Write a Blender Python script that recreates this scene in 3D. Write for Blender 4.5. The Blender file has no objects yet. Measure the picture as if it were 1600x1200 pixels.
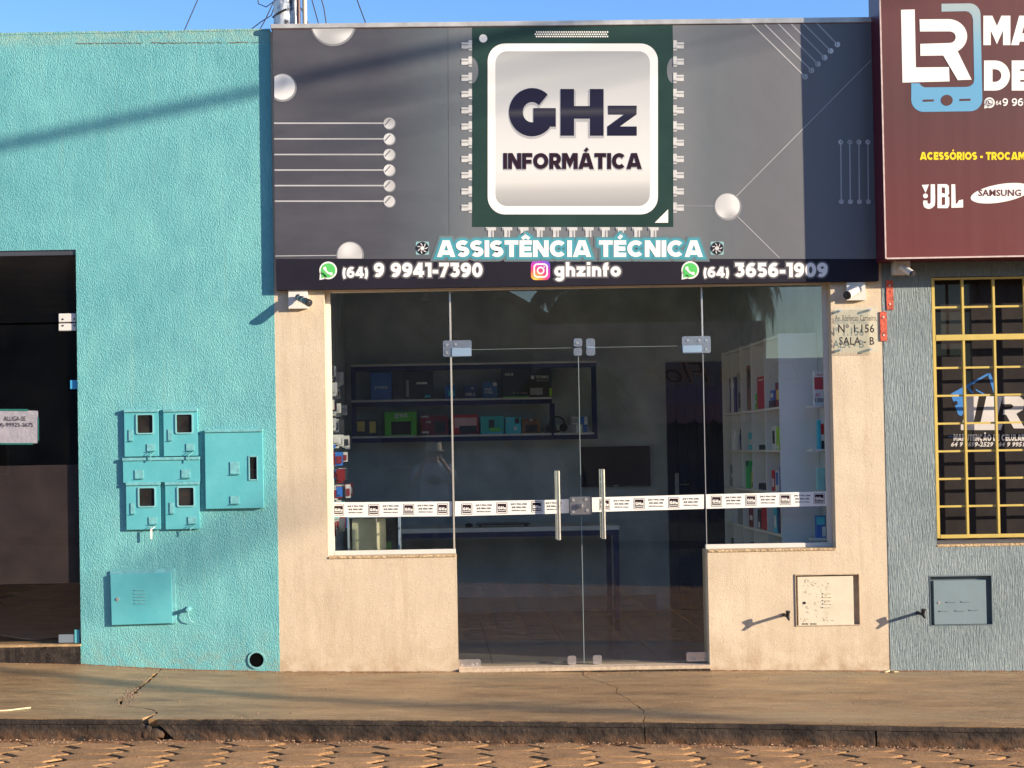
import bpy, bmesh, math, random
from mathutils import Vector, Matrix, noise
random.seed(7)
SC = bpy.context.scene
COL = SC.collection
R_ = math.radians
# ------------------------------------------------------------------ camera
F = 2390.0; U0 = 677.0; VPV = 706.0; PITCH = R_(1.0); ROLL = R_(1.0)
V0 = VPV - F * math.tan(PITCH)
CAMP = Vector((0, -10, 1.42))
cam = bpy.data.cameras.new('camera'); co = bpy.data.objects.new('camera', cam); COL.objects.link(co)
cam.sensor_width = 36; cam.lens = F / 1600 * 36
cam.shift_x = (800 - U0) / 1600; cam.shift_y = (V0 - 600) / 1600
cam.clip_start = .02; cam.clip_end = 3000
CR = Matrix.Rotation(R_(90) + PITCH, 3, 'X') @ Matrix.Rotation(-ROLL, 3, 'Z')
co.matrix_world = Matrix.Translation(CAMP) @ CR.to_4x4()
SC.camera = co
# ------------------------------------------------------------------ light
SAZ = math.atan(2.2); SEL = R_(14.5)
SUN = Vector((math.sin(SAZ) * math.cos(SEL), -math.cos(SAZ) * math.cos(SEL), math.sin(SEL)))
w = bpy.data.worlds.new("World"); SC.world = w; w.use_nodes = True
nt = w.node_tree; sky = nt.nodes.new('ShaderNodeTexSky'); sky.sky_type = 'NISHITA'; sky.sun_disc = False
sky.sun_elevation = SEL; sky.sun_rotation = math.atan2(SUN.x, SUN.y); sky.air_density = 1.0; sky.dust_density = .3; sky.ozone_density = 2.5
hs_ = nt.nodes.new('ShaderNodeHueSaturation'); hs_.inputs['Saturation'].default_value = 1.24; hs_.inputs['Hue'].default_value = .516
nt.links.new(sky.outputs[0], hs_.inputs['Color']); nt.links.new(hs_.outputs[0], nt.nodes['Background'].inputs[0]); nt.nodes['Background'].inputs[1].default_value = .14
sl = bpy.data.lights.new('sun', 'SUN'); sl.energy = 5; sl.angle = R_(.5); sl.color = (1, .85, .65)
so = bpy.data.objects.new('sun', sl); so.rotation_euler = SUN.to_track_quat('Z', 'Y').to_euler(); so.location = (10, -10, 20); COL.objects.link(so)
SC.view_settings.view_transform = 'Standard'; SC.view_settings.look = 'None'; SC.view_settings.gamma = 1
SC.view_settings.use_curve_mapping = False; SC.view_settings.exposure = 1.08

# ------------------------------------------------------------------ projection helpers: pixel of the photo -> point on the plane y=Y
def P(u, v, Y=0.0):
    d = CR @ Vector(((u - U0) / F, -(v - V0) / F, -1))
    return CAMP + d * ((Y - CAMP.y) / d.y)
def X(u, v, Y=0.0): return P(u, v, Y).x
def Z(u, v, Y=0.0): return P(u, v, Y).z
def M1(px, Y=0.0): return px * (Y + 10) / F
def rect(u0, v0, u1, v1, Y=0.0):
    c = P((u0 + u1) / 2, (v0 + v1) / 2, Y); a = M1(u1 - u0, Y) / 2; b = M1(v1 - v0, Y) / 2
    return c.x - a, c.x + a, c.z - b, c.z + b

# ------------------------------------------------------------------ materials
def newmat(name):
    m = bpy.data.materials.new(name); m.use_nodes = True
    return m, m.node_tree, m.node_tree.nodes['Principled BSDF']
def N(nt, t, **k):
    n = nt.nodes.new(t)
    for a, b in k.items(): setattr(n, a, b)
    return n
def c4(c): return (c[0], c[1], c[2], 1)
def coords(nt, scale=(1, 1, 1)):
    g = N(nt, 'ShaderNodeNewGeometry'); mp = N(nt, 'ShaderNodeMapping'); mp.inputs['Scale'].default_value = scale
    nt.links.new(g.outputs['Position'], mp.inputs['Vector']); return mp.outputs[0]
def noi(nt, scale=(1, 1, 1), s=1, detail=4, rough=.55, dist=0):
    n = N(nt, 'ShaderNodeTexNoise'); n.inputs['Scale'].default_value = s; n.inputs['Detail'].default_value = detail
    n.inputs['Roughness'].default_value = rough; n.inputs['Distortion'].default_value = dist
    nt.links.new(coords(nt, scale), n.inputs['Vector']); return n.outputs['Fac']
def ramp(nt, src, stops):
    r = N(nt, 'ShaderNodeValToRGB'); nt.links.new(src, r.inputs[0]); e = r.color_ramp.elements
    while len(e) < len(stops): e.new(.5)
    for i, (p, c) in enumerate(stops):
        e[i].position = p; e[i].color = c4(c) if hasattr(c, '__len__') else (c, c, c, 1)
    return r.outputs[0]
def mix(nt, fac, a, b, mode='MIX'):
    m = N(nt, 'ShaderNodeMix', data_type='RGBA', blend_type=mode)
    for s, i in ((fac, 0), (a, 6), (b, 7)):
        if hasattr(s, 'links'): nt.links.new(s, m.inputs[i])
        elif i == 0: m.inputs[0].default_value = s
        else: m.inputs[i].default_value = c4(s)
    return m.outputs[2]
def bump(nt, b, src, dist, strength=1.0, prev=None):
    n = N(nt, 'ShaderNodeBump'); n.inputs['Distance'].default_value = dist; n.inputs['Strength'].default_value = strength
    nt.links.new(src, n.inputs['Height'])
    if prev is not None: nt.links.new(prev, n.inputs['Normal'])
    nt.links.new(n.outputs[0], b.inputs['Normal']); return n.outputs[0]
_mc = {}
def M(name, col, rough=.6, var=.12, vs=3.0, metal=0, bd=0, bs=120, spec=None):
    if spec is None: spec = .15 if ('print' in name or 'ink' in name or 'dirt' in name or 'pale_grit' in name) else .4
    if name in _mc: return _mc[name]
    m, nt, b = newmat(name)
    n = noi(nt, (1, 1, 1), vs, 5)
    c0 = tuple(x * (1 - var) for x in col); c1 = tuple(min(1, x * (1 + var)) for x in col)
    nt.links.new(ramp(nt, n, [(.3, c0), (.7, c1)]), b.inputs['Base Color'])
    b.inputs['Roughness'].default_value = rough; b.inputs['Metallic'].default_value = metal
    b.inputs['Specular IOR Level'].default_value = spec
    if bd: bump(nt, b, noi(nt, (1, 1, 1), bs, 3), bd)
    _mc[name] = m; return m

def m_turq():
    m, nt, b = newmat('turquoise_stucco')
    big = noi(nt, (1, 1, 1), 1.3, 5, .6); c = ramp(nt, big, [(.35, (.10, .335, .36)), (.65, (.155, .435, .435))])
    run = noi(nt, (5, 5, .5), 1.6, 5, .6); c = mix(nt, ramp(nt, run, [(.5, 0), (.75, .35)]), c, (.20, .47, .45))
    # mould and worn paint along the top of the wall
    g = N(nt, 'ShaderNodeNewGeometry'); sp = N(nt, 'ShaderNodeSeparateXYZ'); nt.links.new(g.outputs['Position'], sp.inputs[0])
    mr = N(nt, 'ShaderNodeMapRange'); nt.links.new(sp.outputs['Z'], mr.inputs[0])
    zt = Z(210, 46); mr.inputs[1].default_value = zt - .13; mr.inputs[2].default_value = zt - .04
    mm = N(nt, 'ShaderNodeMath', operation='MULTIPLY'); nt.links.new(mr.outputs[0], mm.inputs[0])
    nt.links.new(ramp(nt, noi(nt, (2, 2, 6), 5, 6, .7), [(.35, 0), (.6, .6)]), mm.inputs[1])
    c = mix(nt, mm.outputs[0], c, (.33, .42, .30))
    c = mix(nt, ramp(nt, noi(nt, (1, 1, .8), 5.5, 6, .7), [(.45, 0), (.72, .45)]), c, (.07, .27, .31))
    c = mix(nt, ramp(nt, noi(nt, (9, 9, .35), 2.0, 4, .6), [(.60, 0), (.75, .35)]), c, (.22, .40, .36))
    m3 = N(nt, 'ShaderNodeMapRange'); nt.links.new(sp.outputs['Z'], m3.inputs[0]); m3.inputs[1].default_value = .35; m3.inputs[2].default_value = -.02
    m4 = N(nt, 'ShaderNodeMath', operation='MULTIPLY'); nt.links.new(m3.outputs[0], m4.inputs[0]); nt.links.new(ramp(nt, noi(nt, (1, 1, 1.3), 11, 6, .7), [(.42, 0), (.66, .6)]), m4.inputs[1])
    c = mix(nt, m4.outputs[0], c, (.24, .25, .17))
    # pitted spots
    vo = N(nt, 'ShaderNodeTexVoronoi'); vo.inputs['Scale'].default_value = 5; nt.links.new(coords(nt), vo.inputs['Vector'])
    nt.links.new(mix(nt, ramp(nt, vo.outputs['Distance'], [(.012, .8), (.02, 0)]), c, (.05, .12, .12)), b.inputs['Base Color'])
    b.inputs['Roughness'].default_value = .5
    n1 = noi(nt, (1.2, 1, .68), 112, 1.8, .5, .7); n2 = noi(nt, (1, 1, .5), 14, 2, .5)
    r = ramp(nt, n1, [(.38, 0), (.62, 1)])
    p = bump(nt, b, r, .0026, .8); bump(nt, b, n2, .006, .5, p)
    b.inputs['Specular IOR Level'].default_value = .35
    return m
def m_grey():
    m, nt, b = newmat('grey_grooved_render')
    c = ramp(nt, noi(nt, (1, 1, 1), 2, 4), [(.35, (.145, .19, .205)), (.65, (.195, .245, .26))])
    nt.links.new(mix(nt, ramp(nt, noi(nt, (1, 1, .3), 60, 3), [(.55, 0), (.7, .4)]), c, (.32, .35, .34)), b.inputs['Base Color'])
    b.inputs['Roughness'].default_value = .7
    n1 = noi(nt, (1.5, 1, .13), 92, 3, .6, .3)
    bump(nt, b, ramp(nt, n1, [(.36, 0), (.6, 1)]), .0048, 1)
    return m
def m_beige():
    m, nt, b = newmat('beige_paint')
    c = ramp(nt, noi(nt, (1, 1, 1), 1.7, 6, .6), [(.3, (.505, .40, .278)), (.7, (.615, .505, .36))])
    c = mix(nt, ramp(nt, noi(nt, (6, 6, .6), 2.2, 6, .7), [(.48, 0), (.72, .5)]), c, (.40, .30, .19))
    c = mix(nt, ramp(nt, noi(nt, (1, 1, 1), 26, 5, .75), [(.55, 0), (.75, .4)]), c, (.40, .31, .20))
    c = mix(nt, ramp(nt, noi(nt, (1, 1, 1), 95, 2), [(.62, 0), (.70, .5)]), c, (.35, .27, .19))
    c = mix(nt, ramp(nt, noi(nt, (1, 1, 1), 70, 1), [(.74, 0), (.78, .6)]), c, (.75, .66, .52))
    g = N(nt, 'ShaderNodeNewGeometry'); sp = N(nt, 'ShaderNodeSeparateXYZ'); nt.links.new(g.outputs['Position'], sp.inputs[0])
    mr = N(nt, 'ShaderNodeMapRange'); nt.links.new(sp.outputs['Z'], mr.inputs[0]); mr.inputs[1].default_value = .22; mr.inputs[2].default_value = -.02
    mm = N(nt, 'ShaderNodeMath', operation='MULTIPLY'); nt.links.new(mr.outputs[0], mm.inputs[0])
    nt.links.new(ramp(nt, noi(nt, (1, 1, 1), 9, 5), [(.4, 0), (.65, .7)]), mm.inputs[1])
    c = mix(nt, mm.outputs[0], c, (.34, .22, .12))
    nt.links.new(c, b.inputs['Base Color']); b.inputs['Roughness'].default_value = .6
    p = bump(nt, b, noi(nt, (1, 1, 1), 120, 4, .7), .0022, .9); bump(nt, b, noi(nt, (1, 1, 1), 6, 3), .008, .35, p)
    return m
def m_pave():
    m, nt, b = newmat('troweled_concrete')
    c = ramp(nt, noi(nt, (.8, 2.6, 1), 2.2, 8, .7), [(.28, (.11, .064, .030)), (.45, (.27, .162, .072)), (.72, (.43, .275, .132))])
    c = mix(nt, ramp(nt, noi(nt, (.5, 1.6, 1), 1.1, 4), [(.5, 0), (.75, .5)]), c, (.21, .225, .15))
    c = mix(nt, ramp(nt, noi(nt, (1.2, 6, 1), 5, 8, .75), [(.48, 0), (.7, .7)]), c, (.14, .10, .065))
    c = mix(nt, ramp(nt, noi(nt, (1, 1.5, 1), 22, 3, .7), [(.64, 0), (.7, .65)]), c, (.12, .09, .06))
    nt.links.new(mix(nt, ramp(nt, noi(nt, (1, 1, 1), 75, 2), [(.62, 0), (.70, .6)]), c, (.55, .40, .25)), b.inputs['Base Color'])
    b.inputs['Roughness'].default_value = .5
    p = bump(nt, b, noi(nt, (.8, 2.4, 1), 7, 8, .7), .010, .7); bump(nt, b, noi(nt, (1, 1, 1), 90, 4, .7), .0028, .8, p)
    return m
def m_kerb():
    m, nt, b = newmat('stained_kerb_concrete')
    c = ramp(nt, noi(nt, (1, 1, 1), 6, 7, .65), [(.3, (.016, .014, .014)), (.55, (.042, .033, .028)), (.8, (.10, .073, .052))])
    g = N(nt, 'ShaderNodeNewGeometry'); sp = N(nt, 'ShaderNodeSeparateXYZ'); nt.links.new(g.outputs['Position'], sp.inputs[0])
    ax = N(nt, 'ShaderNodeMath', operation='MULTIPLY_ADD'); nt.links.new(sp.outputs['X'], ax.inputs[0]); ax.inputs[1].default_value = .026; nt.links.new(sp.outputs['Z'], ax.inputs[2])
    mr = N(nt, 'ShaderNodeMapRange'); nt.links.new(ax.outputs[0], mr.inputs[0]); mr.inputs[1].default_value = -.09; mr.inputs[2].default_value = -.16
    mm = N(nt, 'ShaderNodeMath', operation='MULTIPLY'); nt.links.new(mr.outputs[0], mm.inputs[0])
    nt.links.new(ramp(nt, noi(nt, (1, 1, 1), 14, 5), [(.35, 0), (.6, .9)]), mm.inputs[1])
    c = mix(nt, mm.outputs[0], c, (.16, .085, .045))
    nt.links.new(mix(nt, ramp(nt, noi(nt, (1, 1, 1), 120, 2), [(.64, 0), (.7, .6)]), c, (.14, .11, .08)), b.inputs['Base Color'])
    b.inputs['Roughness'].default_value = .9; b.inputs['Specular IOR Level'].default_value = .08
    bump(nt, b, noi(nt, (1, 1, .8), 90, 4, .6), .005, 1)
    return m
def m_paver(base=(.34, .185, .078)):
    m, nt, b = newmat('dusty_paver')
    oi = N(nt, 'ShaderNodeObjectInfo')
    c = ramp(nt, noi(nt, (1, 1, 1), 7, 6), [(.3, tuple(x * .72 for x in base)), (.7, tuple(x * 1.2 for x in base))])
    hs = N(nt, 'ShaderNodeHueSaturation'); nt.links.new(c, hs.inputs['Color'])
    mr = N(nt, 'ShaderNodeMapRange'); nt.links.new(oi.outputs['Random'], mr.inputs[0]); mr.inputs[3].default_value = .8; mr.inputs[4].default_value = 1.2
    nt.links.new(mr.outputs[0], hs.inputs['Value'])
    c = mix(nt, ramp(nt, noi(nt, (1, 1, 1), 85, 3, .7), [(.52, 0), (.64, .75)]), hs.outputs[0], (.10, .05, .026))
    c = mix(nt, ramp(nt, noi(nt, (1, 1, 1), 70, 2), [(.62, 0), (.7, .6)]), c, (.50, .34, .20))
    nt.links.new(c, b.inputs['Base Color']); b.inputs['Roughness'].default_value = .9
    bump(nt, b, noi(nt, (1, 1, 1), 75, 5, .75), .009, 1)
    return m
def m_glass(name, tint, boost=2.0, rough=0.0, film=None):
    m = bpy.data.materials.new(name); m.use_nodes = True; nt = m.node_tree; nt.nodes.clear()
    out = N(nt, 'ShaderNodeOutputMaterial'); tr = N(nt, 'ShaderNodeBsdfTransparent'); tr.inputs[0].default_value = c4(tint)
    gl = N(nt, 'ShaderNodeBsdfGlossy'); gl.inputs['Roughness'].default_value = rough; gl.inputs[0].default_value = (1, 1, 1, 1)
    fr = N(nt, 'ShaderNodeFresnel'); fr.inputs[0].default_value = 1.5
    g = N(nt, 'ShaderNodeNewGeometry'); inv = N(nt, 'ShaderNodeMath', operation='SUBTRACT'); inv.inputs[0].default_value = 1
    nt.links.new(g.outputs['Backfacing'], inv.inputs[1])
    m1 = N(nt, 'ShaderNodeMath', operation='MULTIPLY'); nt.links.new(fr.outputs[0], m1.inputs[0]); m1.inputs[1].default_value = boost
    m2 = N(nt, 'ShaderNodeMath', operation='MULTIPLY', use_clamp=True); nt.links.new(m1.outputs[0], m2.inputs[0]); nt.links.new(inv.outputs[0], m2.inputs[1])
    mx = N(nt, 'ShaderNodeMixShader'); nt.links.new(m2.outputs[0], mx.inputs[0]); nt.links.new(tr.outputs[0], mx.inputs[1]); nt.links.new(gl.outputs[0], mx.inputs[2])
    res = mx.outputs[0]
    # a thin coat of street dust that scatters a little light
    df = N(nt, 'ShaderNodeBsdfDiffuse'); df.inputs[0].default_value = (.45, .4, .34, 1)
    mx2 = N(nt, 'ShaderNodeMixShader'); m3 = N(nt, 'ShaderNodeMath', operation='MULTIPLY'); nt.links.new(inv.outputs[0], m3.inputs[1])
    base = film if film is not None else .004
    nt.links.new(ramp(nt, noi(nt, (1, 1, 1), 4, 7, .7), [(.35, base * .4), (.75, base * 2)]), m3.inputs[0])
    nt.links.new(m3.outputs[0], mx2.inputs[0]); nt.links.new(res, mx2.inputs[1]); nt.links.new(df.outputs[0], mx2.inputs[2])
    nt.links.new(mx2.outputs[0], out.inputs[0]); return m
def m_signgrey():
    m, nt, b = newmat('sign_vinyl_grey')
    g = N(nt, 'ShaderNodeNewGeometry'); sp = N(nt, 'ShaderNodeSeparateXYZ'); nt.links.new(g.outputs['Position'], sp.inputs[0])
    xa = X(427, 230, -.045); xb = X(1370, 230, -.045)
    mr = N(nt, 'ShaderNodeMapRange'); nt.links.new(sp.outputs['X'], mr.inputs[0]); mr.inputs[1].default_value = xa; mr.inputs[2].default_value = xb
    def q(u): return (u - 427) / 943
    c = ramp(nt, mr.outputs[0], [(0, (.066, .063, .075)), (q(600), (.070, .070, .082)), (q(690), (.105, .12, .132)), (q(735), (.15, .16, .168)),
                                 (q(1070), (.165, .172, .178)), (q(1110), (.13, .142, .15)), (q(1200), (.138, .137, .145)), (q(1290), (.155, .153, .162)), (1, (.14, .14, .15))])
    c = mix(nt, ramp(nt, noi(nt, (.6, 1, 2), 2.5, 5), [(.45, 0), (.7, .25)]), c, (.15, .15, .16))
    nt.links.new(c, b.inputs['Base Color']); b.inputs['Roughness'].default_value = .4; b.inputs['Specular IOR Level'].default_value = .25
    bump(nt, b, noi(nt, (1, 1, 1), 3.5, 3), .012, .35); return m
def m_silver(name, a, bcol, vert=False, sc=8):
    """printed silver gradient"""
    m, nt, b = newmat(name)
    wv = N(nt, 'ShaderNodeTexNoise'); wv.inputs['Scale'].default_value = sc; wv.inputs['Detail'].default_value = 0
    nt.links.new(coords(nt, (1, 1, 1)), wv.inputs['Vector'])
    nt.links.new(ramp(nt, wv.outputs['Fac'], [(.35, a), (.65, bcol)]), b.inputs['Base Color']); b.inputs['Roughness'].default_value = .4
    return m
def m_chipface():
    m, nt, b = newmat('chip_plate_print')
    g = N(nt, 'ShaderNodeNewGeometry'); sp = N(nt, 'ShaderNodeSeparateXYZ'); nt.links.new(g.outputs['Position'], sp.inputs[0])
    mr = N(nt, 'ShaderNodeMapRange'); nt.links.new(sp.outputs['Z'], mr.inputs[0]); mr.inputs[1].default_value = Z(890, 322, -.045); mr.inputs[2].default_value = Z(890, 80, -.045)
    nt.links.new(ramp(nt, mr.outputs[0], [(0, (.33, .33, .32)), (.10, (.44, .43, .41)), (.16, (.60, .58, .55)), (.25, (.66, .63, .60)), (.45, (.60, .59, .57)), (.7, (.50, .50, .49)), (.95, (.42, .42, .41)), (1, (.36, .36, .36))]), b.inputs['Base Color'])
    b.inputs['Roughness'].default_value = .4; b.inputs['Specular IOR Level'].default_value = .15; return m
def m_navyprint():
    m, nt, b = newmat('navy_print')
    g = N(nt, 'ShaderNodeNewGeometry'); sp = N(nt, 'ShaderNodeSeparateXYZ'); nt.links.new(g.outputs['Position'], sp.inputs[0])
    mr = N(nt, 'ShaderNodeMapRange'); nt.links.new(sp.outputs['Z'], mr.inputs[0]); mr.inputs[1].default_value = Z(890, 213, -.045); mr.inputs[2].default_value = Z(890, 137, -.045)
    nt.links.new(ramp(nt, mr.outputs[0], [(0, (.014, .012, .030)), (.38, (.016, .015, .034)), (.5, (.05, .048, .06)), (.6, (.016, .015, .034)), (1, (.014, .012, .030))]), b.inputs['Base Color'])
    b.inputs['Roughness'].default_value = .4; b.inputs['Specular IOR Level'].default_value = .15; return m
def m_insta():
    m, nt, b = newmat('pink_orange_icon_print')
    g = N(nt, 'ShaderNodeNewGeometry'); mp = N(nt, 'ShaderNodeVectorMath', operation='SUBTRACT'); nt.links.new(g.outputs['Position'], mp.inputs[0])
    mp.inputs[1].default_value = P(836, 438, -.045)
    ln = N(nt, 'ShaderNodeVectorMath', operation='LENGTH'); nt.links.new(mp.outputs[0], ln.inputs[0])
    mr = N(nt, 'ShaderNodeMapRange'); nt.links.new(ln.outputs['Value'], mr.inputs[0]); mr.inputs[2].default_value = M1(34)
    nt.links.new(ramp(nt, mr.outputs[0], [(0, (.95, .6, .1)), (.25, (.9, .3, .05)), (.5, (.75, .05, .15)), (.75, (.5, .04, .4)), (1, (.15, .08, .55))]), b.inputs['Base Color'])
    b.inputs['Roughness'].default_value = .4; return m
def m_red():
    m, nt, b = newmat('maroon_sign_vinyl')
    g = N(nt, 'ShaderNodeNewGeometry'); sp = N(nt, 'ShaderNodeSeparateXYZ'); nt.links.new(g.outputs['Position'], sp.inputs[0])
    mr = N(nt, 'ShaderNodeMapRange'); nt.links.new(sp.outputs['Z'], mr.inputs[0]); mr.inputs[1].default_value = Z(1480, 403, -.25); mr.inputs[2].default_value = Z(1480, 0, -.25)
    c = ramp(nt, mr.outputs[0], [(0, (.125, .024, .023)), (.3, (.105, .026, .026)), (.6, (.082, .030, .029)), (1, (.105, .033, .032))])
    nt.links.new(mix(nt, ramp(nt, noi(nt, (14, 1, .2), 1, 3), [(.4, 0), (.7, .15)]), c, (.16, .06, .06)), b.inputs['Base Color'])
    b.inputs['Roughness'].default_value = .5; b.inputs['Specular IOR Level'].default_value = .3; bump(nt, b, noi(nt, (1, 1, 1), 3, 2), .01, .3); return m
def m_phone():
    m, nt, b = newmat('phone_print_blue')
    g = N(nt, 'ShaderNodeNewGeometry'); sp = N(nt, 'ShaderNodeSeparateXYZ'); nt.links.new(g.outputs['Position'], sp.inputs[0])
    mr = N(nt, 'ShaderNodeMapRange'); nt.links.new(sp.outputs['Z'], mr.inputs[0]); mr.inputs[1].default_value = Z(1480, 130, -.25); mr.inputs[2].default_value = Z(1480, 10, -.25)
    nt.links.new(ramp(nt, mr.outputs[0], [(0, (.115, .32, .50)), (.5, (.18, .37, .48)), (1, (.33, .40, .40))]), b.inputs['Base Color']); b.inputs['Roughness'].default_value = .4
    return m
def m_oldpole():
    m, nt, b = newmat('peeling_white_pipe')
    c = ramp(nt, noi(nt, (1, 1, .7), 14, 5, .6), [(.40, (.03, .025, .03)), (.45, (.25, .3, .38)), (.52, (.6, .6, .6)), (.6, (.75, .73, .7))])
    nt.links.new(c, b.inputs['Base Color']); b.inputs['Roughness'].default_value = .6; return m

TURQ = m_turq(); GREY = m_grey(); BEIGE = m_beige(); PAVE = m_pave(); KERB = m_kerb(); PAVER = m_paver()
GLASS = m_glass('tinted_shop_glass', (.94, .955, .955), 2.4)
CLEAR = m_glass('clear_acrylic', (.95, .96, .95), 2.0, film=.02)
BOXGLASS = m_glass('grimy_glass', (.5, .5, .5), 2.0, film=.05)
WHITE = M('white_print', (.80, .77, .72), .45, .02)
NAVYP = m_navyprint(); INK = M('ink_black', (.02, .018, .028), .45, .05); BAND = M('black_band_vinyl', (.016, .014, .022), .55, .15, spec=.15)
STEEL = M('polished_steel', (.70, .69, .69), .2, .10, 25, metal=.88); BRUSH = M('brushed_steel', (.66, .63, .60), .3, .06, metal=.7)
ALU = M('aluminium_profile', (.62, .60, .57), .38, .06, metal=.7); FROST = M('white_aluminium', (.62, .58, .52), .5, .06)
BOXT = M('turquoise_enamel', (.095, .40, .45), .4, .07, 5, bd=.0008, bs=40)
def m_enamel():
    m, nt, b = newmat('turquoise_enamel_chipped'); c = ramp(nt, noi(nt, (1, 1, 1), 5, 4), [(.3, (.085, .37, .41)), (.7, (.115, .43, .46))])
    c = mix(nt, ramp(nt, noi(nt, (1, 1, 1), 34, 6, .7), [(.66, 0), (.70, .8)]), c, (.22, .15, .08)); nt.links.new(c, b.inputs['Base Color']); b.inputs['Roughness'].default_value = .42
    bump(nt, b, noi(nt, (1, 1, 1), 30, 4), .0015, .6); return m
BOXT = m_enamel()
BOXTC = M('turquoise_enamel_worn', (.15, .40, .42), .5, .2, 40)
DARK = M('dark_plastic', (.02, .02, .022), .35, .1); BLACK = M('hole_shade_black', (.004, .004, .004), .9, 0, spec=0)
WHITEPL = M('white_plastic', (.66, .62, .57), .4, .05); NAVY = M('navy_metal', (.018, .028, .12), .45, .1)
SIGNG = m_signgrey(); SILV = m_silver('silver_print', (.38, .37, .36), (.68, .66, .63)); SILVD = M('silver_ring_print', (.24, .24, .25), .4, .1)
CHIPG = M('chip_green_print', (.022, .048, .040), .4, .15); CHIPF = m_chipface(); CYAN = M('cyan_glow_print', (.07, .30, .36), .42, .05); CYAN2 = M('cyan_glow_edge_print', (.10, .21, .24), .42, .05)
GLOW = M('grey_glow_print', (.16, .15, .16), .42, .05); GREEN = M('green_icon_print', (.10, .50, .12), .4, .03); INSTA = m_insta()
MAROON = m_red(); MAROONS = M('maroon_side', (.10, .01, .02), .4, .1); PHONE = m_phone(); YEL = M('yellow_print', (.85, .60, .03), .4, .03)
YELM = M('yellow_grille_paint', (.53, .39, .10), .45, .1, 8); ORANGE = M('orange_red_paint', (.50, .085, .045), .6, .45, 35, bd=.004, bs=70)
RUBBLE = M('broken_concrete', (.22, .15, .11), .9, .4, 30, bd=.01, bs=60); DIRT = M('red_dirt', (.24, .125, .065), .95, .35, 25, bd=.008, bs=90)
GAP = M('joint_dirt', (.10, .055, .032), .95, .4, 40, bd=.004, bs=90)

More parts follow.
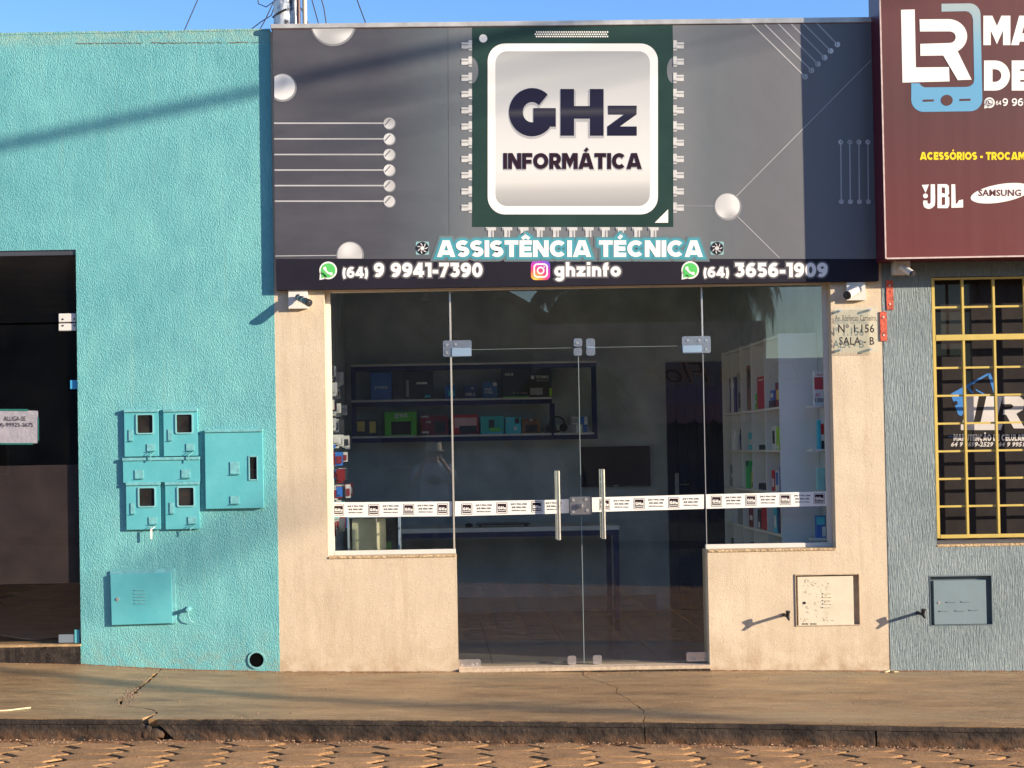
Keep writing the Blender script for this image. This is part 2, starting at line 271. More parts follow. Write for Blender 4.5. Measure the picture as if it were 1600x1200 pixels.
# ------------------------------------------------------------------ mesh builder
class MB:
    def __init__(s): s.v = []; s.f = []
    def add(s, vs, fs):
        n = len(s.v); s.v += [tuple(v) for v in vs]; s.f += [tuple(n + i for i in f) for f in fs]; return s
    def box(s, x0, x1, y0, y1, z0, z1):
        return s.add([(x0, y0, z0), (x1, y0, z0), (x1, y1, z0), (x0, y1, z0), (x0, y0, z1), (x1, y0, z1), (x1, y1, z1), (x0, y1, z1)],
                     [(0, 3, 2, 1), (4, 5, 6, 7), (0, 1, 5, 4), (1, 2, 6, 5), (2, 3, 7, 6), (3, 0, 4, 7)])
    def rbox(s, r, y0, y1): return s.box(r[0], r[1], y0, y1, r[2], r[3])
    def prism(s, pts, y0, y1):          # pts (x,z) counter-clockwise seen from -y
        n = len(pts)
        a = sum(pts[i][0] * pts[(i + 1) % n][1] - pts[(i + 1) % n][0] * pts[i][1] for i in range(n))
        if a < 0: pts = pts[::-1]
        vs = [(x, y0, z) for x, z in pts] + [(x, y1, z) for x, z in pts]
        return s.add(vs, [tuple(range(n)), tuple(range(2 * n - 1, n - 1, -1))] + [(i, i + n, (i + 1) % n + n, (i + 1) % n) for i in range(n)])
    def hprism(s, pts, z0, z1):         # pts (x,y) ccw from above
        n = len(pts); vs = [(x, y, z0) for x, y in pts] + [(x, y, z1) for x, y in pts]
        return s.add(vs, [tuple(range(n - 1, -1, -1)), tuple(range(n, 2 * n))] + [(i, (i + 1) % n, (i + 1) % n + n, i + n) for i in range(n)])
    def cyl(s, p0, p1, r0, r1=None, n=16, caps=True):
        r1 = r0 if r1 is None else r1; p0 = Vector(p0); p1 = Vector(p1); d = (p1 - p0).normalized()
        a = d.orthogonal().normalized(); b = d.cross(a); vs = []
        for p, r in ((p0, r0), (p1, r1)):
            for i in range(n):
                t = 2 * math.pi * i / n; vs.append(p + (a * math.cos(t) + b * math.sin(t)) * r)
        fs = [(i, (i + 1) % n, n + (i + 1) % n, n + i) for i in range(n)]
        if caps: fs += [tuple(range(n - 1, -1, -1)), tuple(range(n, 2 * n))]
        return s.add(vs, fs)
    def tube(s, pts, r, n=8):
        pts = [Vector(p) for p in pts]; k = len(pts); rs = r if hasattr(r, '__len__') else [r] * k; vs = []; a = None
        for i, p in enumerate(pts):
            d = (pts[min(i + 1, k - 1)] - pts[max(i - 1, 0)]).normalized()
            a = d.orthogonal().normalized() if a is None else (a - d * a.dot(d)).normalized(); b = d.cross(a)
            for j in range(n):
                t = 2 * math.pi * j / n; vs.append(p + (a * math.cos(t) + b * math.sin(t)) * rs[i])
        fs = [(i * n + j, i * n + (j + 1) % n, (i + 1) * n + (j + 1) % n, (i + 1) * n + j) for i in range(k - 1) for j in range(n)]
        fs += [tuple(range(n - 1, -1, -1)), tuple(range((k - 1) * n, k * n))]
        return s.add(vs, fs)
    def ball(s, c, r, n=14, m=8, sq=(1, 1, 1)):
        vs = [];
        for i in range(m + 1):
            ph = math.pi * i / m
            for j in range(n):
                t = 2 * math.pi * j / n; vs.append((c[0] + r * sq[0] * math.sin(ph) * math.cos(t), c[1] + r * sq[1] * math.sin(ph) * math.sin(t), c[2] + r * sq[2] * math.cos(ph)))
        return s.add(vs, [(i * n + j, (i + 1) * n + j, (i + 1) * n + (j + 1) % n, i * n + (j + 1) % n) for i in range(m) for j in range(n)])
    def ring(s, c, ro, ri, y0, y1, n=32):  # annulus, axis y
        vs = []
        for r, y in ((ro, y0), (ri, y0), (ro, y1), (ri, y1)):
            for i in range(n):
                t = 2 * math.pi * i / n; vs.append((c[0] + r * math.cos(t), y, c[1] + r * math.sin(t)))
        fs = []
        for i in range(n):
            j = (i + 1) % n
            fs += [(i, j, n + j, n + i), (2 * n + j, 2 * n + i, 3 * n + i, 3 * n + j), (j, i, 2 * n + i, 2 * n + j), (n + i, n + j, 3 * n + j, 3 * n + i)]
        return s.add(vs, fs)
    def poly(s, pts3): return s.add(pts3, [tuple(range(len(pts3)))])
    def mesh(s, name, bevel=0, smooth=True, seg=2):
        me = bpy.data.meshes.new(name); me.from_pydata(s.v, [], s.f)
        bm = bmesh.new(); bm.from_mesh(me)
        if bevel:
            bmesh.ops.bevel(bm, geom=[e for e in bm.edges if len(e.link_faces) == 2 and e.calc_face_angle(0) > .5], offset=bevel, segments=seg, affect='EDGES', clamp_overlap=True)
        bm.to_mesh(me); bm.free()
        if smooth: me.shade_smooth(); me.set_sharp_from_angle(angle=R_(35))
        return me

def root_of(o):
    while o.parent: o = o.parent
    return o
def link(name, me, mat, parent=None, loc=None):
    if mat is not None and not me.materials: me.materials.append(mat)
    o = bpy.data.objects.new(name, me); COL.objects.link(o)
    if parent is not None:
        me.transform(Matrix.Translation(-root_of(parent).location)); o.parent = parent
    elif loc is not None:
        me.transform(Matrix.Translation(-Vector(loc))); o.location = loc
    return o
def part(name, mb, mat, parent, bevel=0, label=None, kind=None, smooth=True):
    me = mb if isinstance(mb, bpy.types.Mesh) else mb.mesh(name, bevel, smooth)
    o = link(name, me, mat, parent)
    if label: o['label'] = label
    if kind: o['kind'] = kind
    return o
def thing(name, label, cat, loc, group=None):
    o = bpy.data.objects.new(name, None); COL.objects.link(o); o.location = loc; o.empty_display_size = .1
    o['label'] = label; o['category'] = cat
    if group: o['group'] = group
    return o
def solo(name, mb, mat, label, cat, bevel=0, group=None, kind=None, smooth=True):
    me = mb if isinstance(mb, bpy.types.Mesh) else mb.mesh(name, bevel, smooth)
    xs = [v.co.x for v in me.vertices]; ys = [v.co.y for v in me.vertices]; zs = [v.co.z for v in me.vertices]
    o = link(name, me, mat, None, ((min(xs) + max(xs)) / 2, (min(ys) + max(ys)) / 2, min(zs)))
    o['label'] = label; o['category'] = cat
    if group: o['group'] = group
    if kind: o['kind'] = kind
    return o
def struct(name, mb, mat, parent=None, bevel=0, smooth=True, kind='structure'):
    me = mb if isinstance(mb, bpy.types.Mesh) else mb.mesh(name, bevel, smooth)
    o = link(name, me, mat, parent)
    if parent is None: o['kind'] = kind
    return o
def copy_tree(o, off, label=None, par=None):
    c = o.copy(); COL.objects.link(c)
    if par: c.parent = par
    else: c.location = o.location + Vector(off)
    if label: c['label'] = label
    for ch in list(o.children): copy_tree(ch, off, None, c)
    return c

# ------------------------------------------------------------------ stroke lettering (heavy geometric capitals)
def ell(cx, cy, rx, ry, a0, a1, n=14):
    return [(cx + rx * math.cos(R_(a0 + (a1 - a0) * i / n)), cy + ry * math.sin(R_(a0 + (a1 - a0) * i / n))) for i in range(n + 1)]
def glyph(ch, w):
    h = w / 2; t = 1 - h; m = .5
    acc = {'Ê': 'E', 'É': 'E', 'Á': 'A', 'Ó': 'O', 'Ã': 'A', 'Ç': 'C'}
    b = acc.get(ch, ch); S = []
    if b == ' ': return .32, []
    if b == 'A': W = .98; S = [[(h * 1.05, -.15 * 0), (W / 2, 1.0 + .0)], [(W - h * 1.05, 0), (W / 2, 1.0)], [(W * .22, .27), (W * .78, .27)]]; S = [[(h * 1.1 - .06, -.12), (W / 2 - h * .28, 1 + .05)], [(W - h * 1.1 + .06, -.12), (W / 2 + h * .28, 1.05)], [(W * .24, .26), (W * .76, .26)]]
    elif b == 'B': W = .74; S = [[(h, 0), (h, 1)], [(h, t), (W - .30, t)] + ell(W - .32, (t + .52) / 2, .32 - h - .02, (t - .52) / 2, 90, -90) + [(h, .52)], [(h, .52), (W - .3, .52)] + ell(W - .3, (.52 + h) / 2, .3 - h, (.52 - h) / 2, 90, -90) + [(h, h)]]
    elif b == 'C': W = .90; S = [ell(W / 2 + .02, m, W / 2 - h + .02, m - h, 42, 318, 22)]
    elif b == 'D': W = .88; S = [[(h, 0), (h, 1)], [(h, t), (W * .42, t)] + ell(W * .42, m, W * .58 - h, m - h, 90, -90, 18) + [(h, h)]]
    elif b == 'E': W = .68; S = [[(h, 0), (h, 1)], [(h, t), (W, t)], [(h, m), (W * .93, m)], [(h, h), (W, h)]]
    elif b == 'F': W = .66; S = [[(h, 0), (h, 1)], [(h, t), (W, t)], [(h, .46), (W * .93, .46)]]
    elif b == 'G': W = .98; S = [ell(W / 2, m, W / 2 - h, m - h, 46, 322, 26), [(W - h * .92, .20), (W - h * .92, .585)], [(W - w * .5, .585 - h), (W * .53, .585 - h)]]
    elif b == 'H': W = .86; S = [[(h, 0), (h, 1)], [(W - h, 0), (W - h, 1)], [(h, m), (W - h, m)]]
    elif b == 'I': W = w; S = [[(h, 0), (h, 1)]]
    elif b == 'J': W = .6; S = [[(W - h, 1), (W - h, .35)] + ell(W / 2, .35, W / 2 - h, .35 - h, 0, -160)]
    elif b == 'L': W = .62; S = [[(h, 0), (h, 1)], [(h, h), (W, h)]]
    elif b == 'M': W = 1.02; S = [[(h, 0), (h, 1)], [(W - h, 0), (W - h, 1)], [(h * .9, 1.12), (W / 2, .34), (W - h * .9, 1.12)]]
    elif b == 'N': W = .86; S = [[(h, 0), (h, 1)], [(W - h, 0), (W - h, 1)], [(h - .02, 1.04), (W - h + .02, -.04)]]
    elif b == 'O': W = 1.0; S = [ell(W / 2, m, W / 2 - h, m - h, 0, 360, 30)]
    elif b == 'P': W = .74; S = [[(h, 0), (h, 1)], [(h, t), (W - .34, t)] + ell(W - .34, (t + .38) / 2, .34 - h, (t - .38) / 2, 90, -90) + [(h, .38)]]
    elif b == 'R': W = .78; S = [[(h, 0), (h, 1)], [(h, t), (W - .36, t)] + ell(W - .36, (t + .40) / 2, .34 - h, (t - .40) / 2, 90, -90) + [(h, .40)], [(W * .45, .45), (W - h + .05, -.06)]]
    elif b == 'S': W = .72; c1 = (t + m) / 2; c2 = (h + m) / 2; r = (t - m) / 2; S = [ell(W / 2, c1, W / 2 - h + .01, r, 35, 270, 16) + ell(W / 2, c2, W / 2 - h, r, 90, -145, 16)[1:]]
    elif b == 'T': W = .76; S = [[(W / 2, 0), (W / 2, 1)], [(0, t), (W, t)]]
    elif b == 'U': W = .82; S = [[(h, 1), (h, .42)] + ell(W / 2, .42, W / 2 - h, .42 - h, 180, 360) + [(W - h, 1)]]
    elif b == '0': W = .74; S = [ell(W / 2, m, W / 2 - h, m - h, 0, 360, 28)]
    elif b == '1': W = .44; S = [[(W - h, 0), (W - h, 1)], [(0, t), (W - h, t)]]
    elif b == '2': W = .68; S = [ell(W / 2 - .01, .68, W / 2 - h, t - .68, 160, -30, 14) + [(h + .02, h)], [(0, h), (W, h)]]
    elif b == '3': W = .68; S = [[(.03, t), (W - .06, t)], [(W - .1, 1 - h * 1.2), (W * .42, .56)], [(W * .35, .60 - h * .4)] + ell(W / 2 - .02, (.58 + h) / 2, W / 2 - h + .02, (.58 - h) / 2, 75, -150, 16)]
    elif b == '4': W = .76; S = [[(W - h - .12, 0), (W - h - .12, 1)], [(W - h - .12, 1.04), (h * .5, .22)], [(0, .29), (W, .29)]]
    elif b == '5': W = .68; S = [[(W - .06, t), (h + .05, t)], [(h + .06, 1), (h + .03, .5)], [(h, .55)] + ell(W / 2 - .02, .33, W / 2 - h + .02, .33 - h, 110, -145, 16)]
    elif b == '6': W = .72; S = [ell(W / 2, .34, W / 2 - h, .34 - h, 0, 360, 24), ell(W / 2 + .08, .42, W / 2 - h + .08, t - .42, 62, 190, 14)]
    elif b == '7': W = .68; S = [[(0, t), (W, t)], [(W - h * .95, 1 - w * .3), (W * .25, -.08)]]
    elif b == '9': W = .72; S = [ell(W / 2, .66, W / 2 - h, .34 - h, 0, 360, 24), ell(W / 2 - .08, .58, W / 2 - h + .08, .58 - h, -118, 10, 14)]
    elif b == '(': W = .36; S = [ell(W + .22, .42, .40, .72, 138, 222, 10)]
    elif b == ')': W = .36; S = [ell(-.22, .42, .40, .72, 42, -42, 10)]
    elif b == '-': W = .40; S = [[(.0, .38), (W, .38)]]
    elif b == '.': W = w; S = [[(h, 0), (h, w)]]
    elif b == 'g': W = .66; S = [ell(W / 2, .35, W / 2 - h, .35 - h, 0, 360, 22), [(W - h, .70), (W - h, -.02)] + ell(W / 2, -.02, W / 2 - h, .2, 0, -150)]
    elif b == 'h': W = .62; S = [[(h, 0), (h, 1)], ell(W / 2, .38, W / 2 - h, .70 - h - .38, 180, 0) + [(W - h, 0)]]
    elif b == 'n': W = .62; S = [[(h, 0), (h, .7)], ell(W / 2, .38, W / 2 - h, .70 - h - .38, 180, 0) + [(W - h, 0)]]
    elif b == 'i': W = w; S = [[(h, 0), (h, .7)], [(h, .8), (h, 1)]]
    elif b == 'f': W = .42; S = [[(.6 * w + .02, 0), (.6 * w + .02, .7)] + ell(.6 * w + .19, .72, .17, .98 - h - .72, 180, 80), [(0, .70 - h), (W * .95, .70 - h)]]
    elif b == 'o': W = .68; S = [ell(W / 2, .35, W / 2 - h, .35 - h, 0, 360, 22)]
    elif b == 'z': W = .58; S = [[(0, .7 - h), (W, .7 - h)], [(0, h), (W, h)], [(W - h * 1.2, .7 - h), (h * 1.2, h)]]
    else: W = .5; S = [[(h, 0), (h, 1)]]
    if ch in 'ÉÁÓ': S.append([(W / 2 - .07, 1.10), (W / 2 + .10, 1.30)])
    if ch == 'Ê': S.append([(W / 2 - .2, 1.09), (W / 2, 1.24), (W / 2 + .2, 1.09)])
    if ch == 'Ã': S.append([(W / 2 - .2, 1.13), (W / 2 - .07, 1.2), (W / 2 + .07, 1.13), (W / 2 + .2, 1.2)])
    if ch == 'Ç': S.append([(W / 2, 0), (W / 2 + .05, -.2)])
    return W, S
def clipy(pl, y0, y1):
    for s, lim in ((1, y0), (-1, y1)):
        out = []
        for i in range(len(pl)):
            a = pl[i]; b = pl[(i + 1) % len(pl)]; ia = s * (a[1] - lim) >= 0; ib = s * (b[1] - lim) >= 0
            if ia: out.append(a)
            if ia != ib:
                t = (lim - a[1]) / (b[1] - a[1]); out.append((a[0] + (b[0] - a[0]) * t, lim))
        pl = out
    return pl
def stroke_quads(pts, w, grow=0):
    h = w / 2 + grow; n = len(pts); closed = n > 3 and (Vector(pts[0]) - Vector(pts[-1])).length < 1e-4; L = []; Rr = []
    pts = [Vector(p) for p in pts]
    if grow and not closed:
        pts[0] = pts[0] + (pts[0] - pts[1]).normalized() * grow; pts[-1] = pts[-1] + (pts[-1] - pts[-2]).normalized() * grow
    for i, p in enumerate(pts):
        if closed: a = pts[i - 1] if i else pts[-2]; b = pts[i + 1] if i < n - 1 else pts[1]
        else: a = pts[max(i - 1, 0)]; b = pts[min(i + 1, n - 1)]
        d1 = (p - a).normalized() if (p - a).length > 1e-6 else None; d2 = (b - p).normalized() if (b - p).length > 1e-6 else None
        d1 = d1 or d2; d2 = d2 or d1
        n1 = Vector((-d1.y, d1.x)); n2 = Vector((-d2.y, d2.x)); nn = (n1 + n2)
        nn = nn.normalized() if nn.length > 1e-3 else n1
        k = h / max(nn.dot(n1), .45); L.append(p + nn * k); Rr.append(p - nn * k)
    return [[tuple(Rr[i]), tuple(Rr[i + 1]), tuple(L[i + 1]), tuple(L[i])] for i in range(n - 1)]
def words(name, text, w, box, Y, mat, parent, label=None, **k):
    """one printed word, one part"""
    out = []
    lettering(MB(), text, w, box, Y, out=out, **k)
    for i, m_ in enumerate([m for m in out if m.f]): pr(name, m_, mat, parent, label=(label[i] if label else None))
def lettering(mb, text, w, box, Y, sp=.09, grow=0, slant=0, plane=None, step=.00008, out=None):
    """box: (u0, v_cap, u1, v_base) in photo pixels on the plane y=Y"""
    tot = 0; lay = []
    for ch in text:
        W, S = glyph(ch, w); lay.append((tot, S, ch)); tot += W + sp
    tot -= sp; u0, v0, u1, v1 = box; sx = (u1 - u0) / tot; sy = (v1 - v0); k = 0
    g = grow
    if out is not None: out.append(MB())
    for x0, S, ch in lay:
        if out is not None:
            if ch == ' ': out.append(MB())
            mb = out[-1]
        for st in S:
            k += 1
            lim = (-.4, 1.6) if (ch in 'g()Ç' or min(p[1] for p in st) > 1.0) else (0 - g, 1 + g)
            for q in stroke_quads(st, w if min(p[1] for p in st) <= 1 else w * .72, grow):
                q = clipy(q, *lim)
                if len(q) < 3: continue
                vs = []
                for (a, b_) in q:
                    uu = u0 + (x0 + a + slant * b_) * sx; vv = v1 - b_ * sy
                    vs.append(P(uu, vv, Y - step * (k % 7)) if plane is None else plane(uu, vv, step * (k % 7)))
                mb.poly(vs)
    return mb
def pxpoly(mb, pts, Y): return mb.poly([P(u, v, Y) for u, v in pts])
def facing(me):
    bm = bmesh.new(); bm.from_mesh(me)
    for f in bm.faces:
        f.normal_update()
        if f.normal.y > 0: f.normal_flip()
    bm.to_mesh(me); bm.free(); return me
def pr_each(name, mb, mat, parent, per=1):
    for i in range(0, len(mb.f), per):
        q = MB()
        for f in mb.f[i:i + per]: q.add([mb.v[k] for k in f], [tuple(range(len(f)))])
        pr(name, q, mat, parent)
def pr(name, mb, mat, parent, label=None):
    me = mb.mesh(name, 0, False); facing(me); return part(name, me, mat, parent, label=label)
def circ(u, v, r, n=24, a0=0, a1=360): return [(u + r * math.cos(R_(a0 + (a1 - a0) * i / n)), v - r * math.sin(R_(a0 + (a1 - a0) * i / n))) for i in range(n + (0 if a1 - a0 == 360 else 1))]
def rrect(u0, v0, u1, v1, r, n=6):
    o = []
    for cx, cy, a in ((u1 - r, v0 + r, 0), (u0 + r, v0 + r, 90), (u0 + r, v1 - r, 180), (u1 - r, v1 - r, 270)):
        o += circ(cx, cy, r, n, a, a + 90)
    return o
def band(mb, outer, inner, Y):
    n = len(outer)
    for i in range(n):
        j = (i + 1) % n; pxpoly(mb, [outer[i], outer[j], inner[j], inner[i]], Y)
def line(mb, a, b, wpx, Y):
    d = Vector((b[0] - a[0], b[1] - a[1])).normalized(); n = Vector((-d.y, d.x)) * wpx / 2
    pxpoly(mb, [(a[0] + n.x, a[1] + n.y), (b[0] + n.x, b[1] + n.y), (b[0] - n.x, b[1] - n.y), (a[0] - n.x, a[1] - n.y)], Y)
def fine_text(body, box, Y, off=0.0, shear=0):
    """small lettering from the built-in face, laid on plane y=Y in box (u0,vtop,u1,vbottom)"""
    cu = bpy.data.curves.new('t', 'FONT'); cu.body = body; cu.offset = off; cu.resolution_u = 2; cu.shear = shear; cu.space_character = 1 + off * 2
    ob = bpy.data.objects.new('t', cu); COL.objects.link(ob); bpy.context.view_layer.update()
    me = bpy.data.meshes.new_from_object(ob.evaluated_get(bpy.context.evaluated_depsgraph_get()))
    bpy.data.objects.remove(ob); bpy.data.curves.remove(cu)
    xs = [v.co.x for v in me.vertices]; ys = [v.co.y for v in me.vertices]
    x0, x1, y0, y1 = min(xs), max(xs), min(ys), max(ys); mb = MB()
    fs = [tuple(p.vertices) for p in me.polygons]
    vs = [P(box[0] + (v.co.x - x0) / (x1 - x0) * (box[2] - box[0]), box[3] - (v.co.y - y0) / (y1 - y0) * (box[3] - box[1]), Y) for v in me.vertices]
    mb.add(vs, fs); bpy.data.meshes.remove(me); return mb

# ------------------------------------------------------------------ ground profiles
def interp(pts, x):
    if x <= pts[0][0]: return pts[0][1]
    for (a, b), (c, d) in zip(pts, pts[1:]):
        if x <= c: return b + (d - b) * (x - a) / (c - a)
    return pts[-1][1]
_b = [P(u, v, 0) for u, v in ((-300, 1032), (0, 1035), (126, 1038), (200, 1043), (300, 1047), (435, 1050), (800, 1050), (1112, 1048), (1390, 1048.5), (1600, 1049))]
BASE = [(p.x, p.z) for p in _b]; BASE = [(-16, BASE[0][1] + .3)] + BASE + [(16, BASE[-1][1] - .25)]
KY = -1.7
_k = [P(u, v, KY) for u, v in ((0, 1122), (540, 1123.5), (1070, 1128), (1600, 1136))]
KRB = [(p.x, p.z) for p in _k]; KRB = [(-16, KRB[0][1] + .3)] + KRB + [(16, KRB[-1][1] - .25)]
def zb(x): return interp(BASE, x)
def zk(x): return interp(KRB, x)
def zpav(x, y):
    t = min(1, max(0, -y / -KY)); return zb(x) * (1 - t) + zk(x) * t + .004 * noise.noise(Vector((x * 1.5, y * 2, 0)))
def zroad(x): return zk(x) - .118
# road + far ground as one sheet
mb = MB(); xs_ = [-900, -120, -40, -16, -8, -4, -2, 0, 2, 4, 8, 16, 40, 120, 900]; ys_ = [900, 120, 30, 0, KY + .05, -3, -5, -9, -14, -30, -120, -900]
for y in ys_:
    for x in xs_: mb.v.append((x, y, zroad(max(-16, min(16, x))) - .045 - (0 if y <= 0 else .1)))
for i in range(len(ys_) - 1):
    for j in range(len(xs_) - 1):
        a = i * len(xs_) + j; mb.f.append((a, a + len(xs_), a + len(xs_) + 1, a + 1))
struct('ground', mb, GAP)
# pavers: elongated hexagons that key into each other
PW, PH, PA = .272, .150, .094
def hexpts(cx, cy, g=.0075):
    a = PW - PA - PW / 2 + 0; a = (PW - PA) / 2
    k = g
    return [(cx - a + k, cy - PH / 2 + k * .45), (cx + a - k, cy - PH / 2 + k * .4), (cx + a + PA - k * 2.0, cy), (cx + a - k, cy + PH / 2 - k * .45), (cx - a + k, cy + PH / 2 - k * .45), (cx - a - PA + k * 2.0, cy)]
def paver_mesh():
    mb = MB(); mb.hprism(hexpts(0, 0), -.05, .0); return mb.mesh('paver', .0045, True)
road = bpy.data.objects.new('road', None); COL.objects.link(road); road['kind'] = 'structure'
pm = paver_mesh(); pm.materials.append(PAVER); cnt = 0; farmb = MB()
for j in range(0, 90):
    y = KY - .07 - j * PH
    for i in range(-42, 42):
        x = .1 + i * (PW + 0.0); yy = y - (PH / 2 if i % 2 else 0)
        if abs(x) > 11: continue
        # in view: first rows by the kerb between the picture's edges
        if yy > KY - .52 and -2.9 < x < 3.7:
            o = bpy.data.objects.new('paver', pm); COL.objects.link(o); o.parent = road
            o.location = (x + random.uniform(-.002, .002), yy + random.uniform(-.002, .002), zroad(x) + random.uniform(-.004, .003))
            o.rotation_euler = (random.uniform(-.018, .018), random.uniform(-.014, .014) + math.atan2(.026, 1), random.uniform(-.012, .012)); cnt += 1
        else:
            z = zroad(x) + random.uniform(-.004, .003); p = hexpts(x, yy); n = len(farmb.v)
            cy_ = yy; q = [(x + (a - x) * .95, cy_ + (b - cy_) * .92) for a, b in p]
            farmb.v += [(a, b, z - .008) for a, b in p] + [(a, b, z) for a, b in q]
            farmb.f += [tuple(n + 6 + k for k in range(6))] + [(n + k, n + (k + 1) % 6, n + 6 + (k + 1) % 6, n + 6 + k) for k in range(6)]
o = part('distant_pavers', farmb, PAVER, road, kind='stuff', smooth=False)
print('pavers', cnt)

# ------------------------------------------------------------------ pavement slabs split by two cracks
crack1 = [P(u, v, 0) for u, v in ((237, 1046), (237, 1060), (231, 1065), (222, 1071), (212, 1080), (203, 1086), (191, 1093), (188, 1100), (205, 1104), (228, 1107), (241, 1110), (245, 1114), (236, 1119), (224, 1123))]
crack2 = [(911, 1049), (911, 1055), (928, 1062), (945, 1067), (965, 1075.5), (962, 1080.6), (979, 1091), (992, 1101), (1006, 1111), (1007, 1118), (1006, 1127)]
def ground_pt(u, v):
    d = CR @ Vector(((u - U0) / F, -(v - V0) / F, -1)); lo, hi = -2.2, .3
    for _ in range(40):
        y = (lo + hi) / 2; p = CAMP + d * ((y + 10) / d.y)
        t = min(1, max(0, -y / -KY)); z = zb(p.x) * (1 - t) + zk(p.x) * t
        if p.z < z: hi = y
        else: lo = y
    return p
c1 = [ground_pt(u, v) for u, v in ((250, 1047), (236, 1060), (231, 1065), (222, 1071), (212, 1080), (203, 1086), (191, 1093), (188, 1100), (205, 1104), (228, 1107), (241, 1110), (245, 1114), (236, 1119), (224, 1123))]
c2 = [ground_pt(u, v) for u, v in crack2]
c3 = [ground_pt(u, v) for u, v in ((330, 1108), (352, 1109), (370, 1113), (380, 1117), (392, 1121), (397, 1123.5))]
def crack_curve(c, wid, seed):
    ys = [p.y for p in c]; out = []; NT = 60
    for k in range(NT + 1):
        y = .12 + (KY - .12) * k / NT
        # x as a function of y
        x = c[0].x if y >= ys[0] else c[-1].x
        for a, b in zip(c, c[1:]):
            if min(a.y, b.y) <= y <= max(a.y, b.y) and abs(a.y - b.y) > 1e-6: x = a.x + (b.x - a.x) * (y - a.y) / (b.y - a.y); break
        x += .012 * noise.noise(Vector((seed, y * 14, 0))) + .005 * noise.noise(Vector((seed, y * 60, 3)))
        ww = wid * max(.15, .55 + 1.1 * noise.noise(Vector((seed + 5, y * 5, 0))) + .5 * noise.noise(Vector((seed + 9, y * 25, 0))))
        out.append((y, x - ww / 2, x + ww / 2))
    return out
k1 = crack_curve(c1, .034, 1); k2 = crack_curve(c2, .010, 20)
pave = bpy.data.objects.new('pavement', None); COL.objects.link(pave); pave['kind'] = 'structure'
def slab(left, right, nx):
    mb = MB(); T = len(k1)
    for k in range(T):
        y = k1[k][0]; xl = left if isinstance(left, float) else left[k][2]; xr = right if isinstance(right, float) else right[k][1]
        for i in range(nx + 1):
            x = xl + (xr - xl) * i / nx; yy = y
            if k == T - 1: yy += .006 * noise.noise(Vector((x * 25, 0, 7))) + .004 * noise.noise(Vector((x * 70, 0, 9)))
            mb.v.append((x, yy, zpav(x, y) - (.003 if k == T - 1 else 0)))
    for k in range(T - 1):
        for i in range(nx):
            a = k * (nx + 1) + i; mb.f.append((a, a + nx + 1, a + nx + 2, a + 1))
    me = mb.mesh('slab', 0, True); bm = bmesh.new(); bm.from_mesh(me)
    ex = bmesh.ops.extrude_face_region(bm, geom=bm.edges[:] and [e for e in bm.edges if len(e.link_faces) == 1]) if False else None
    be = [e for e in bm.edges if len(e.link_faces) == 1]
    r = bmesh.ops.extrude_edge_only(bm, edges=be)
    for v in [g for g in r['geom'] if isinstance(g, bmesh.types.BMVert)]:
        v.co.z -= .05
        if v.co.y < KY + .02: v.co.y += .03
    bmesh.ops.recalc_face_normals(bm, faces=bm.faces[:])
    if bm.faces[0].normal.z < 0:
        for f in bm.faces: f.normal_flip()
    bm.to_mesh(me); bm.free(); me.shade_smooth(); me.set_sharp_from_angle(angle=R_(30))
    part('slab', me, PAVE, pave)
slab(-16.0, k1, 160); slab(k1, k2, 120); slab(k2, 16.0, 160)
mb = MB()
for i in range(160):
    x0 = -16 + i * .2; x1 = x0 + .2
    mb.add([(x0, .12, zb(x0) - .045), (x1, .12, zb(x1) - .045), (x1, KY + .03, zk(x1) - .05), (x0, KY + .03, zk(x0) - .05)], [(0, 3, 2, 1)])
part('bedding', mb, M('dark_bedding', (.05, .035, .025), .95, .4, 30), pave)
# fragments in the wide crack
mb = MB()
for k in range(60):
    i = random.choice(range(16, 60)); y, a, b = k1[i]; x = random.uniform(a - .008, b + .006); r = random.uniform(.002, .008)
    mb.ball((x, y + random.uniform(-.015, .015), zpav(x, y) - .002 - random.random() * .008), r, 5, 3, (1.3, 1, .6))
for k in range(110):
    u = random.gauss(203, 9); v = random.gauss(1086, 7) - (u - 203) * .6; p = ground_pt(u, v); mb.ball((p.x, p.y, p.z + .001), random.uniform(.002, .006), 5, 3, (1.3, 1, .7))
part('crumbs', mb, RUBBLE, pave, kind='stuff')

# hairline crack
mb = MB()
for a, b in zip(c3, c3[1:]):
    d = (b - a).normalized(); n = Vector((-d.y, d.x, 0)) * .0018
    mb.add([a + n + Vector((0, 0, .0035)), a - n + Vector((0, 0, .0035)), b - n + Vector((0, 0, .0035)), b + n + Vector((0, 0, .0035))], [(0, 1, 2, 3)])
part('hairline_crack', mb, RUBBLE, pave)

